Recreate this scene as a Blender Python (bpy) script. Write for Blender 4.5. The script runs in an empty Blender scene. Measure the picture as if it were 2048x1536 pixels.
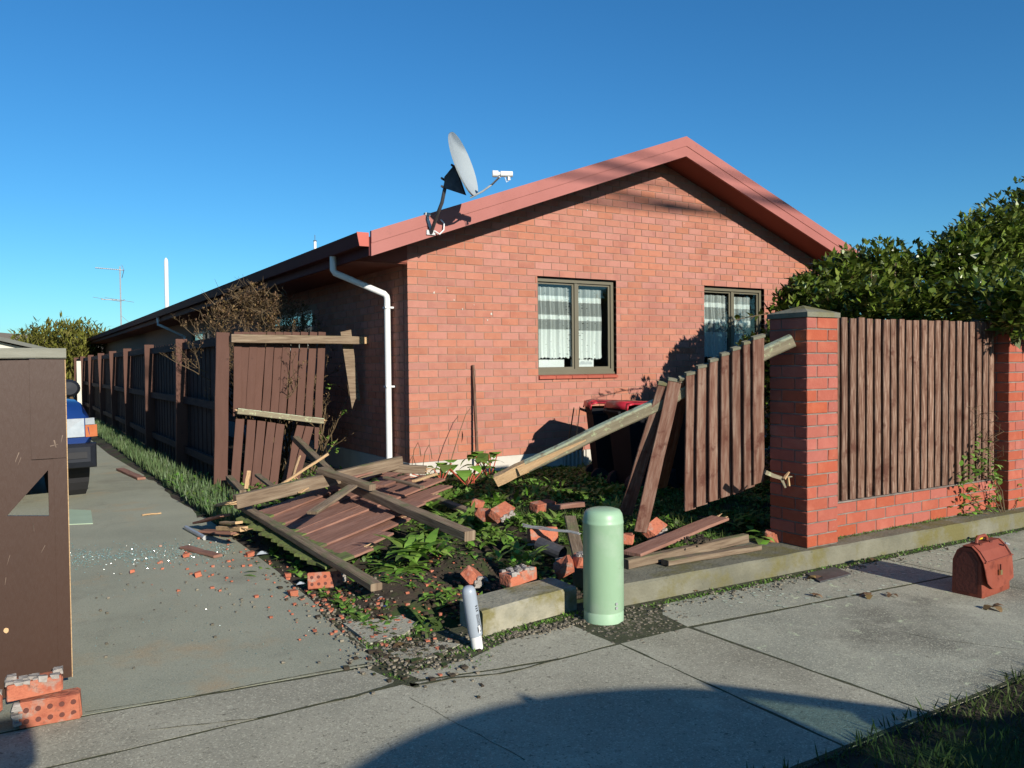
import bpy, bmesh, math, random
from mathutils import Vector, Matrix, noise
R = math.radians
rng = random.Random(7)
U = rng.uniform
scene = bpy.context.scene
col = scene.collection

# ------------------------------------------------------------------ camera
CAM = Vector((-3.7603, -8.2895, 1.45))
YAW, PITCH, ROLL, FPX = 0.5514, -0.0241, -0.0102, 1635.6
fw = Vector((math.sin(YAW)*math.cos(PITCH), math.cos(YAW)*math.cos(PITCH), math.sin(PITCH)))
rt0 = Vector((math.cos(YAW), -math.sin(YAW), 0)); up0 = rt0.cross(fw)
rt = rt0*math.cos(ROLL)+up0*math.sin(ROLL); up = -rt0*math.sin(ROLL)+up0*math.cos(ROLL)
cd = bpy.data.cameras.new('camera'); cam = bpy.data.objects.new('camera', cd); col.objects.link(cam)
cd.sensor_width = 36; cd.lens = FPX/2048*36; cd.clip_start = .05; cd.clip_end = 3000
m = Matrix((rt, up, -fw)).transposed().to_4x4(); m.translation = CAM; cam.matrix_world = m
scene.camera = cam

# ------------------------------------------------------------------ light
SUN = Vector((-0.02, 1, -0.375)).normalized()      # direction the light travels
EL = math.asin(-SUN.z)
w = bpy.data.worlds.new('World'); scene.world = w; w.use_nodes = True
nt = w.node_tree; nt.nodes.clear()
sk = nt.nodes.new('ShaderNodeTexSky'); sk.sky_type = 'NISHITA'; sk.sun_disc = False
sk.sun_elevation = EL
sk.sun_rotation = math.atan2(-SUN.x, -SUN.y)
sk.altitude = 10; sk.air_density = 1.0; sk.dust_density = .25; sk.ozone_density = 4.0
bg = nt.nodes.new('ShaderNodeBackground'); bg.inputs[1].default_value = .060
wo = nt.nodes.new('ShaderNodeOutputWorld')
hs = nt.nodes.new('ShaderNodeHueSaturation'); hs.inputs['Saturation'].default_value = 1.15
tn = nt.nodes.new('ShaderNodeMix'); tn.data_type = 'RGBA'; tn.blend_type = 'MULTIPLY'; tn.inputs[0].default_value = 1; tn.inputs[7].default_value = (.76, 1.34, 1.54, 1)
nt.links.new(sk.outputs[0], hs.inputs['Color']); nt.links.new(hs.outputs[0], tn.inputs[6]); nt.links.new(tn.outputs[2], bg.inputs[0]); nt.links.new(bg.outputs[0], wo.inputs[0])
sl = bpy.data.lights.new('sun', 'SUN'); sl.energy = 5.0; sl.angle = R(.53); sl.color = (1, .93, .82)
so = bpy.data.objects.new('sun', sl); col.objects.link(so)
so.rotation_euler = SUN.to_track_quat('-Z', 'Y').to_euler(); so.location = (0, -20, 20)
scene.view_settings.view_transform = 'Standard'; scene.view_settings.look = 'None'
scene.view_settings.gamma = 1; scene.view_settings.exposure = 0.5
scene.view_settings.use_curve_mapping = False
scene.render.engine = 'CYCLES'; scene.cycles.max_bounces = 6; scene.cycles.transparent_max_bounces = 12

# a point of the photograph as a ray; where it meets a level / vertical plane
def ray(x, y): return fw+rt*((x-1024)/FPX)-up*((y-768)/FPX)
def G(x, y, z=0.0): d = ray(x, y); return CAM+d*((z-CAM.z)/d.z)
def YP(x, y, Y=0.0): d = ray(x, y); return CAM+d*((Y-CAM.y)/d.y)
def XP(x, y, X=0.0): d = ray(x, y); return CAM+d*((X-CAM.x)/d.x)
def V(*a): return Vector(a)

# ------------------------------------------------------------------ materials
def mat(name, cols, scale=4, rough=.8, bump=0.0, bscale=60, stretch=(1, 1, 1), uv=False, spec=.3,
        rnd=0.0, spots=None, metal=0.0, coat=0.0, detail=6, ramp=(.3, .7), translucent=0.0, hue=0.0):
    """cols: list of 2-4 base colours mixed by noise; rnd: brightness change piece to piece"""
    if len(cols) == 1: cols = [cols[0], tuple(c*1.15 for c in cols[0])]
    m = bpy.data.materials.new(name); m.use_nodes = True; n = m.node_tree.nodes; L = m.node_tree.links
    b = n['Principled BSDF']; b.inputs['Roughness'].default_value = rough; b.inputs['Metallic'].default_value = metal
    b.inputs['Specular IOR Level'].default_value = spec; b.inputs['Coat Weight'].default_value = coat
    tc = n.new('ShaderNodeTexCoord'); mp = n.new('ShaderNodeMapping'); mp.inputs['Scale'].default_value = stretch
    geo = n.new('ShaderNodeNewGeometry'); oi = n.new('ShaderNodeObjectInfo')
    def math_(op, a, bb):
        q = n.new('ShaderNodeMath'); q.operation = op
        for i, s in enumerate((a, bb)):
            if isinstance(s, (int, float)): q.inputs[i].default_value = s
            elif s is not None: L.new(s, q.inputs[i])
        return q.outputs[0]
    r = math_('FRACT', math_('ADD', math_('MULTIPLY', geo.outputs['Random Per Island'], 7.13), math_('MULTIPLY', oi.outputs['Random'], 3.71)), None)
    off = n.new('ShaderNodeVectorMath'); off.operation = 'ADD'
    L.new(tc.outputs['UV' if uv else 'Object'], off.inputs[0])
    cx = n.new('ShaderNodeCombineXYZ'); L.new(math_('MULTIPLY', r, 37.0 if (uv or rnd) else 0.0), cx.inputs[0]); L.new(math_('MULTIPLY', r, 11.0 if (uv or rnd) else 0.0), cx.inputs[2])
    L.new(cx.outputs[0], off.inputs[1]); L.new(off.outputs[0], mp.inputs[0])
    nz = n.new('ShaderNodeTexNoise'); nz.inputs['Scale'].default_value = scale; nz.inputs['Detail'].default_value = detail; nz.inputs['Roughness'].default_value = .6
    L.new(mp.outputs[0], nz.inputs['Vector'])
    cr = n.new('ShaderNodeValToRGB'); e = cr.color_ramp.elements; k = len(cols)
    for i, c in enumerate(cols):
        p = ramp[0]+(ramp[1]-ramp[0])*(i/(max(1, k-1)))
        el = e[0] if i == 0 else (e[1] if i == k-1 else None)
        if el is None: el = e.new(p)
    e = cr.color_ramp.elements
    for i, c in enumerate(cols):
        e[i].position = ramp[0]+(ramp[1]-ramp[0])*(i/(max(1, k-1))); e[i].color = (*c, 1)
    L.new(nz.outputs[0], cr.inputs[0]); cur = cr.outputs[0]
    if rnd or hue:
        hs = n.new('ShaderNodeHueSaturation'); L.new(cur, hs.inputs['Color'])
        L.new(math_('ADD', math_('MULTIPLY', r, 2*rnd), 1-rnd), hs.inputs['Value'])
        if hue:
            r2 = math_('FRACT', math_('MULTIPLY', r, 13.7), None)
            L.new(math_('ADD', math_('MULTIPLY', r2, 2*hue), .5-hue), hs.inputs['Hue'])
            L.new(math_('ADD', math_('MULTIPLY', r2, .16), .90), hs.inputs['Saturation'])
        cur = hs.outputs[0]
    for sp in (spots or []):   # (colour, scale, threshold, softness, upward only, stretch)
        c, s, th, so_, upw = sp[:5]
        n2 = n.new('ShaderNodeTexNoise'); n2.inputs['Scale'].default_value = s; n2.inputs['Detail'].default_value = 8; n2.inputs['Roughness'].default_value = .65
        o2 = n.new('ShaderNodeVectorMath'); o2.operation = 'ADD'; L.new(tc.outputs['Object'], o2.inputs[0]); o2.inputs[1].default_value = (s*1.7, 3.1, 8.3)
        L.new(o2.outputs[0], n2.inputs['Vector'])
        mr = n.new('ShaderNodeMapRange'); mr.inputs[1].default_value = th-so_; mr.inputs[2].default_value = th+so_
        L.new(n2.outputs[0], mr.inputs[0]); f = mr.outputs[0]
        if upw:
            sx = n.new('ShaderNodeSeparateXYZ'); L.new(geo.outputs['Normal'], sx.inputs[0])
            mu = n.new('ShaderNodeMapRange'); mu.inputs[1].default_value = .2; mu.inputs[2].default_value = .7; L.new(sx.outputs[2], mu.inputs[0])
            f = math_('MULTIPLY', f, mu.outputs[0])
        mx = n.new('ShaderNodeMix'); mx.data_type = 'RGBA'; L.new(f, mx.inputs[0]); L.new(cur, mx.inputs[6]); mx.inputs[7].default_value = (*c, 1)
        cur = mx.outputs[2]
    L.new(cur, b.inputs['Base Color'])
    if bump:
        n3 = n.new('ShaderNodeTexNoise'); n3.inputs['Scale'].default_value = bscale; n3.inputs['Detail'].default_value = 8
        L.new(mp.outputs[0], n3.inputs['Vector'])
        bp = n.new('ShaderNodeBump'); bp.inputs['Strength'].default_value = min(1, bump); bp.inputs['Distance'].default_value = .01
        L.new(n3.outputs[0], bp.inputs['Height']); L.new(bp.outputs[0], b.inputs['Normal'])
    if translucent:
        tr = n.new('ShaderNodeBsdfTranslucent'); L.new(cur, tr.inputs[0]); ms = n.new('ShaderNodeMixShader'); ms.inputs[0].default_value = translucent
        L.new(b.outputs[0], ms.inputs[1]); L.new(tr.outputs[0], ms.inputs[2]); L.new(ms.outputs[0], n['Material Output'].inputs[0])
    return m

BR = [(.42, .165, .105), (.47, .195, .125), (.37, .135, .09)]
M = {}
M['brick'] = mat('house_brick', BR, scale=3, rough=.88, bump=.3, bscale=90, rnd=.085, hue=.004, spots=[((.50, .30, .23), 26, .70, .05, False), ((.365, .142, .10), 1.1, .62, .12, False)])
M['pbrick'] = mat('pier_brick', [(.44, .135, .085), (.40, .115, .07), (.47, .16, .10)], scale=7, rough=.85, bump=.3, bscale=70, rnd=.07, hue=.003,
                  spots=[((.46, .32, .25), 9, .66, .06, False), ((.30, .10, .06), 2.1, .62, .08, False), ((.34, .27, .22), 38, .70, .03, False)])
M['lbrick'] = mat('rubble_brick', [(.34, .10, .055), (.38, .125, .07), (.26, .07, .042)], scale=14, rough=.95, bump=.8, bscale=50, rnd=.14, spots=[((.28, .22, .18), 12, .62, .07, False), ((.13, .07, .05), 24, .66, .05, False)])
M['mortar'] = mat('mortar', [(.30, .19, .145), (.36, .24, .19)], scale=20, rough=.95, bump=.4)
M['pmortar'] = mat('pier_mortar', [(.10, .085, .075), (.24, .20, .17)], scale=6, rough=.95, bump=.5)
M['rawmortar'] = mat('raw_mortar', [(.20, .18, .16), (.34, .31, .28)], scale=25, rough=.95, bump=.8)
M['barge'] = mat('barge_paint', [(.41, .15, .125), (.48, .185, .16)], scale=1.3, rough=.6, spec=.35, spots=[((.36, .14, .12), 14, .66, .08, False)])
M['capend'] = mat('gutter_cap', [(.38, .08, .055)], scale=2, rough=.5)
M['roof'] = mat('roof_metal', [(.16, .035, .03), (.19, .045, .035)], scale=3, rough=.5)
M['gutter'] = mat('gutter_metal', [(.17, .05, .05), (.2, .06, .055)], scale=3, rough=.7, spec=.12)
M['soffit'] = mat('soffit_board', [(.30, .10, .07), (.33, .11, .08)], scale=3, rough=.8)
M['cream'] = mat('cream_board', [(.55, .5, .36)], rough=.8)
M['plinth'] = mat('house_plinth', [(.50, .48, .44), (.62, .60, .56)], scale=5, rough=.9, bump=.2)
M['frame'] = mat('window_frame', [(.115, .105, .075), (.13, .12, .09)], scale=3, rough=.45, spec=.5)
M['tile'] = mat('sill_tile', [(.33, .08, .045), (.28, .06, .04)], scale=9, rough=.7, rnd=.1)
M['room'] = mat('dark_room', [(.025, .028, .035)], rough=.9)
M['white'] = mat('white_paint', [(.78, .79, .8), (.72, .73, .74)], scale=4, rough=.45)
M['wood'] = mat('brown_painted_wood', [(.165, .085, .062), (.215, .12, .09), (.26, .16, .125)], scale=3, uv=True, stretch=(1.6, 14, 1), rough=.85, bump=.5, bscale=9, rnd=.14,
                spots=[((.26, .20, .16), 14, .70, .03, False)])
M['paintpost'] = mat('brown_painted_post', [(.19, .10, .072), (.225, .122, .09)], scale=2, uv=True, stretch=(2, 9, 1), rough=.75, bump=.3, bscale=12, rnd=.06,
                     spots=[((.42, .32, .25), 5, .73, .015, False), ((.09, .05, .04), 9, .70, .05, False)])
M['darkfence'] = mat('shade_darkened_paling', [(.030, .019, .016), (.045, .028, .024), (.06, .04, .033)], scale=2, uv=True, stretch=(2, 9, 1), rough=.9, bump=.3, bscale=12, rnd=.12)  # dark paint, with the shade of the fence's driveway side put in
M['gatepaint'] = mat('gate_paint', [(.105, .058, .040), (.12, .067, .046)], scale=1.2, stretch=(3, 1, .6), rough=.5, spec=.35, bump=.12, bscale=30,
                     spots=[((.22, .15, .12), 11, .72, .015, False)])
M['railwood'] = mat('weathered_rail', [(.10, .07, .05), (.175, .13, .095), (.25, .20, .15)], scale=3, uv=True, stretch=(1.2, 16, 1), rough=.9, bump=.5, bscale=9, rnd=.12,
                    spots=[((.10, .125, .055), 5, .58, .10, True)])
M['lichen'] = mat('lichen_wood', [(.14, .12, .09), (.22, .19, .145)], scale=3, uv=True, stretch=(1.2, 14, 1), rough=.9, bump=.6, bscale=12,
                  spots=[((.36, .42, .33), 14, .43, .06, True), ((.30, .33, .22), 24, .60, .04, False), ((.07, .06, .05), 18, .70, .03, False)])
M['mossy'] = mat('mossy_wood', [(.10, .085, .05), (.12, .15, .045), (.17, .22, .06)], scale=3, uv=True, stretch=(1.5, 10, 1), rough=.95, bump=.6, bscale=14, rnd=.15)
M['fresh'] = mat('fresh_split_wood', [(.55, .36, .19), (.68, .50, .30)], scale=3, uv=True, stretch=(1.2, 30, 1), rough=.8, bump=.8, bscale=16)
M['batten'] = mat('weathered_batten', [(.085, .038, .024), (.17, .105, .075), (.34, .27, .22)], scale=3.6, uv=True, stretch=(1.6, 22, 1), rough=.85, bump=.6, bscale=9, rnd=.22,
                  spots=[((.10, .045, .03), 6, .62, .05, False)])
M['paling'] = mat('worn_paling', [(.105, .045, .03), (.17, .095, .07), (.26, .19, .15)], scale=3.0, uv=True, stretch=(1.3, 12, 1), rough=.85, bump=.5, bscale=9, rnd=.12,
                  spots=[((.10, .04, .028), 7, .60, .05, False)])
M['concrete'] = mat('footpath_concrete', [(.22, .22, .20), (.29, .285, .26), (.35, .345, .315)], scale=1.1, rough=.93, bump=.35, bscale=160, detail=9,
                    spots=[((.20, .195, .175), .9, .56, .10, False), ((.38, .375, .34), 2.6, .62, .06, False), ((.46, .455, .41), 115, .585, .05, False), ((.13, .125, .11), 105, .61, .05, False), ((.13, .125, .11), 38, .64, .03, False), ((.14, .13, .11), 5, .70, .03, False)])
M['footr'] = mat('footpath_dark', [(.17, .175, .165), (.22, .225, .21), (.30, .30, .275)], scale=1.4, rough=.93, bump=.35, bscale=150, detail=9,
                 spots=[((.13, .13, .12), 1.1, .56, .07, False), ((.27, .27, .25), 2.3, .64, .06, False), ((.36, .41, .32), 9, .655, .03, False), ((.38, .38, .34), 115, .585, .05, False), ((.11, .11, .10), 105, .61, .05, False), ((.10, .10, .09), 34, .65, .03, False)])
M['drive'] = mat('driveway_concrete', [(.28, .305, .28), (.335, .36, .33), (.38, .40, .365)], scale=1.3, rough=.9, bump=.3, bscale=170, detail=9,
                 spots=[((.40, .34, .26), 1.7, .63, .07, False), ((.25, .26, .24), 1.1, .60, .06, False), ((.20, .21, .19), 60, .64, .04, False), ((.48, .48, .44), 120, .59, .05, False), ((.19, .20, .18), 110, .61, .05, False), ((.20, .16, .12), 6, .71, .03, False)])
M['kerb'] = mat('kerb_concrete', [(.20, .20, .17), (.27, .265, .225), (.33, .325, .28)], scale=4, rough=.95, bump=.6, bscale=50,
                spots=[((.23, .21, .095), 3, .55, .07, False), ((.09, .10, .06), 9, .66, .05, True), ((.07, .07, .06), 30, .70, .03, False)])
M['kerbwhite'] = mat('kerb_worn_white', [(.26, .26, .22), (.46, .44, .37)], scale=7, rough=.95, bump=.6, bscale=50,
                     spots=[((.23, .21, .10), 3, .56, .05, False), ((.12, .12, .09), 12, .66, .05, True)])
M['gravel'] = mat('gravel', [(.12, .11, .09), (.2, .185, .155)], scale=30, rough=.95, bump=1, bscale=80)
M['stone'] = mat('small_stones', [(.20, .18, .15), (.30, .28, .24)], scale=30, rough=.95, rnd=.4)
M['soil'] = mat('garden_soil', [(.035, .026, .019), (.06, .047, .035), (.085, .07, .052)], scale=6, rough=1, bump=1, bscale=40, detail=10,
                spots=[((.05, .09, .022), 2.2, .55, .06, True)])
M['moss'] = mat('joint_moss', [(.035, .034, .022), (.055, .06, .028), (.075, .07, .05)], scale=14, rough=1, bump=.8, bscale=70)
M['ground'] = mat('ground_base', [(.06, .075, .035), (.09, .10, .05)], scale=.6, rough=1)
M['asphalt'] = mat('road_asphalt', [(.045, .045, .047), (.06, .06, .062)], scale=20, rough=.95, bump=.4)
def leafm(n, cols, sp=.5, ro=.4, tr=.18, rnd=.35): return mat(n, cols, scale=8, rough=ro, spec=sp, rnd=rnd, hue=.02, translucent=tr)
M['hedge'] = leafm('hedge_leaf', [(.065, .105, .012), (.145, .18, .026)], .6, .34, .15, .5)
M['weed'] = leafm('weed_leaf', [(.10, .20, .025), (.19, .31, .05)], .35, .55, .25)
M['weeddark'] = leafm('ground_leaf', [(.07, .15, .02), (.14, .25, .04)], .35, .55, .2)
M['grass'] = leafm('grass_blade', [(.06, .09, .025), (.10, .13, .04)], .2, .7, .25)
M['daff'] = leafm('daffodil_leaf', [(.075, .13, .065), (.11, .17, .075)], .35, .5, .2, .3)
M['cedar'] = leafm('yellow_conifer', [(.14, .16, .025), (.23, .24, .05)], .2, .7, .25, .35)
M['twig'] = mat('twig', [(.12, .085, .05), (.20, .15, .09)], scale=8, rough=.9, rnd=.3)
M['deadleaf'] = leafm('dead_leaf', [(.17, .11, .055), (.26, .17, .09)], .2, .8, .2)
M['bollard'] = mat('green_plastic', [(.30, .47, .32), (.33, .50, .35)], scale=2.5, rough=.42, spec=.4, spots=[((.22, .34, .23), 22, .70, .02, False), ((.38, .52, .40), 3, .60, .08, False), ((.20, .26, .17), 6, .70, .05, False)])
M['steel'] = mat('dish_steel', [(.40, .44, .46), (.46, .50, .52)], scale=5, rough=.45, spec=.4)
M['darksteel'] = mat('dark_steel', [(.05, .05, .055), (.09, .09, .095)], scale=20, rough=.5, metal=.3)
M['galv'] = mat('galvanised', [(.34, .35, .35), (.45, .46, .46)], scale=20, rough=.45, metal=.4)
M['greypl'] = mat('grey_plastic', [(.37, .43, .52), (.40, .46, .55)], scale=3, rough=.4, spec=.45)
M['black'] = mat('black_print', [(.02, .02, .022)], rough=.6)
M['leather'] = mat('tan_leather', [(.30, .07, .038), (.36, .095, .055)], scale=9, rough=.6, spec=.3, bump=.12, bscale=50, spots=[((.16, .035, .02), 7, .63, .06, False)])
M['leatherd'] = mat('dark_leather', [(.10, .028, .02), (.13, .035, .025)], scale=9, rough=.5, bump=.2)
M['brass'] = mat('brass', [(.5, .42, .2)], rough=.35, metal=.9)
M['bluepaint'] = mat('blue_car_paint', [(.008, .035, .17), (.01, .042, .2)], scale=2, rough=.28, spec=.5, coat=.8)
M['trim'] = mat('dark_trim', [(.010, .012, .017), (.016, .019, .026)], scale=8, rough=.6, spec=.25)
M['tyre'] = mat('tyre', [(.02, .02, .022), (.035, .035, .038)], scale=14, rough=.85, bump=.4)
M['lamp'] = mat('lamp_lens', [(.62, .66, .68), (.8, .82, .82)], scale=14, rough=.12, spec=.8, coat=.6)
M['amber'] = mat('amber_lens', [(.72, .22, .09), (.8, .3, .14)], scale=10, rough=.2, spec=.6)
M['redlid'] = mat('red_plastic', [(.36, .016, .028), (.40, .022, .036)], scale=3, rough=.4, spec=.4)
M['yellowlid'] = mat('yellow_plastic', [(.75, .50, .02)], scale=3, rough=.35)
M['binbody'] = mat('dark_bin_plastic', [(.008, .008, .010), (.012, .012, .014)], scale=4, rough=.75, spec=.08)
M['blueplastic'] = mat('blue_plastic', [(.01, .06, .35)], rough=.4)
M['skin'] = mat('skin', [(.45, .26, .18)], rough=.6)
M['jacket'] = mat('dark_jacket', [(.03, .035, .06)], rough=.9)
M['hair'] = mat('hair', [(.03, .02, .015)], rough=.7)
M['glassbit'] = mat('glass_crumbs', [(.35, .52, .50), (.55, .70, .68)], scale=40, rough=.15, spec=.8, rnd=.4)
M['hillm'] = mat('hill_scrub', [(.14, .12, .09), (.17, .14, .11)], scale=.01, rough=1)
M['creamwall'] = mat('weatherboard', [(.62, .6, .52)], rough=.8)
M['greyroof'] = mat('grey_roof', [(.17, .175, .15)], rough=.7)
def glassm(name, tint, refl=.0):
    m = bpy.data.materials.new(name); m.use_nodes = True; n = m.node_tree.nodes; L = m.node_tree.links
    n.remove(n['Principled BSDF']); t = n.new('ShaderNodeBsdfTransparent'); t.inputs[0].default_value = (*tint, 1)
    g = n.new('ShaderNodeBsdfGlossy'); g.inputs['Roughness'].default_value = .015
    lw = n.new('ShaderNodeLayerWeight'); lw.inputs[0].default_value = .5
    f = n.new('ShaderNodeMath'); f.operation = 'POWER'; f.inputs[1].default_value = 4.5; L.new(lw.outputs['Facing'], f.inputs[0])
    a = n.new('ShaderNodeMath'); a.operation = 'ADD'; a.inputs[1].default_value = refl; a.use_clamp = True
    ms = n.new('ShaderNodeMixShader'); L.new(f.outputs[0], a.inputs[0]); L.new(a.outputs[0], ms.inputs[0]); L.new(t.outputs[0], ms.inputs[1]); L.new(g.outputs[0], ms.inputs[2])
    L.new(ms.outputs[0], n['Material Output'].inputs[0]); return m
M['glass'] = glassm('window_glass', (.93, .96, .95), .05)
M['carglass'] = glassm('car_glass', (.55, .66, .6), .03)
def lacem():
    m = bpy.data.materials.new('lace_curtain'); m.use_nodes = True; n = m.node_tree.nodes; L = m.node_tree.links
    b = n['Principled BSDF']; b.inputs['Base Color'].default_value = (.86, .89, .86, 1); b.inputs['Roughness'].default_value = .9; b.inputs['Specular IOR Level'].default_value = .1
    uvn = n.new('ShaderNodeTexCoord'); sx = n.new('ShaderNodeSeparateXYZ'); L.new(uvn.outputs['UV'], sx.inputs[0])
    # v = 0 bottom .. 1 top; opaque lace bands
    cr = n.new('ShaderNodeValToRGB'); cr.color_ramp.interpolation = 'LINEAR'; e = cr.color_ramp.elements
    pts = [(0, .95), (.40, .9), (.41, .36), (.54, .36), (.55, .92), (.605, .92), (.615, .34), (.80, .34), (.81, .92), (.875, .92), (.885, .40), (1, .5)]
    e[0].position = 0; e[0].color = (.95,)*3+(1,); e[1].position = 1; e[1].color = (.5,)*3+(1,)
    for p, v in pts[1:-1]: q = e.new(p); q.color = (v, v, v, 1)
    L.new(sx.outputs[1], cr.inputs[0])
    vo = n.new('ShaderNodeTexVoronoi'); mp = n.new('ShaderNodeMapping'); mp.inputs['Scale'].default_value = (16, 22, 1); L.new(uvn.outputs['UV'], mp.inputs[0]); L.new(mp.outputs[0], vo.inputs['Vector']); vo.inputs['Randomness'].default_value = .35; vo.inputs['Scale'].default_value = 1
    mr = n.new('ShaderNodeMapRange'); mr.inputs[1].default_value = .12; mr.inputs[2].default_value = .22; mr.inputs[3].default_value = .35; mr.inputs[4].default_value = 1; L.new(vo.outputs['Distance'], mr.inputs[0])
    mu = n.new('ShaderNodeMath'); mu.operation = 'MULTIPLY'; L.new(cr.outputs[0], mu.inputs[0]); L.new(mr.outputs[0], mu.inputs[1])
    t = n.new('ShaderNodeBsdfTransparent'); ms = n.new('ShaderNodeMixShader'); L.new(mu.outputs[0], ms.inputs[0]); L.new(t.outputs[0], ms.inputs[1])
    tr = n.new('ShaderNodeBsdfTranslucent'); tr.inputs[0].default_value = (.8, .8, .78, 1); m2 = n.new('ShaderNodeMixShader'); m2.inputs[0].default_value = .25
    L.new(b.outputs[0], m2.inputs[1]); L.new(tr.outputs[0], m2.inputs[2]); L.new(m2.outputs[0], ms.inputs[2]); L.new(ms.outputs[0], n['Material Output'].inputs[0]); return m
M['lace'] = lacem()

def tone(name, f):
    for n in M[name].node_tree.nodes:
        if n.type == 'VALTORGB':
            for e in n.color_ramp.elements: c = e.color; e.color = (c[0]*f[0], c[1]*f[1], c[2]*f[2], 1)
        elif n.type == 'MIX': c = n.inputs[7].default_value; n.inputs[7].default_value = (c[0]*f[0], c[1]*f[1], c[2]*f[2], 1)
for k, f in {'brick': (.77, .76, .80), 'pbrick': (.75, .64, .62), 'mortar': (.86, .84, .80), 'gatepaint': (.34, .25, .18), 'concrete': (1.10, 1.06, .88), 'footr': (1.32, 1.28, 1.06), 'drive': (.86, .81, .65),
             'wood': (1.05, .95, .90), 'paintpost': (.42, .36, .34), 'bollard': (.86, .86, .82), 'barge': (.68, .62, .60), 'plinth': (.8, .78, .74), 'kerb': (.55, .54, .46), 'kerbwhite': (.72, .70, .62),
             'batten': (.84, .74, .68), 'paling': (.9, .84, .8), 'railwood': (1.0, .97, .88), 'frame': (.9, .88, .8), 'gutter': (.42, .40, .45), 'roof': (.6, .6, .6), 'soffit': (.62, .55, .5), 'greypl': (.75, .74, .70), 'leather': (.62, .6, .6), 'steel': (.7, .72, .72),
             'lichen': (1.15, 1.15, 1.0), 'white': (.85, .85, .83), 'creamwall': (.8, .8, .78), 'greyroof': (.6, .6, .6), 'cedar': (.8, .72, .7), 'stone': (.6, .57, .5), 'glassbit': (.28, .34, .33), 'fresh': (.85, .8, .74),
             'gravel': (.9, .88, .8), 'tyre': (.6, .6, .6), 'lamp': (.5, .52, .54), 'amber': (.6, .55, .5), 'bluepaint': (.8, .8, .75), 'soil': (.7, .66, .6), 'twig': (.7, .66, .6), 'grass': (.75, .8, .75), 'deadleaf': (.8, .76, .7), 'daff': (1.0, .95, .8)}.items(): tone(k, f)

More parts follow.
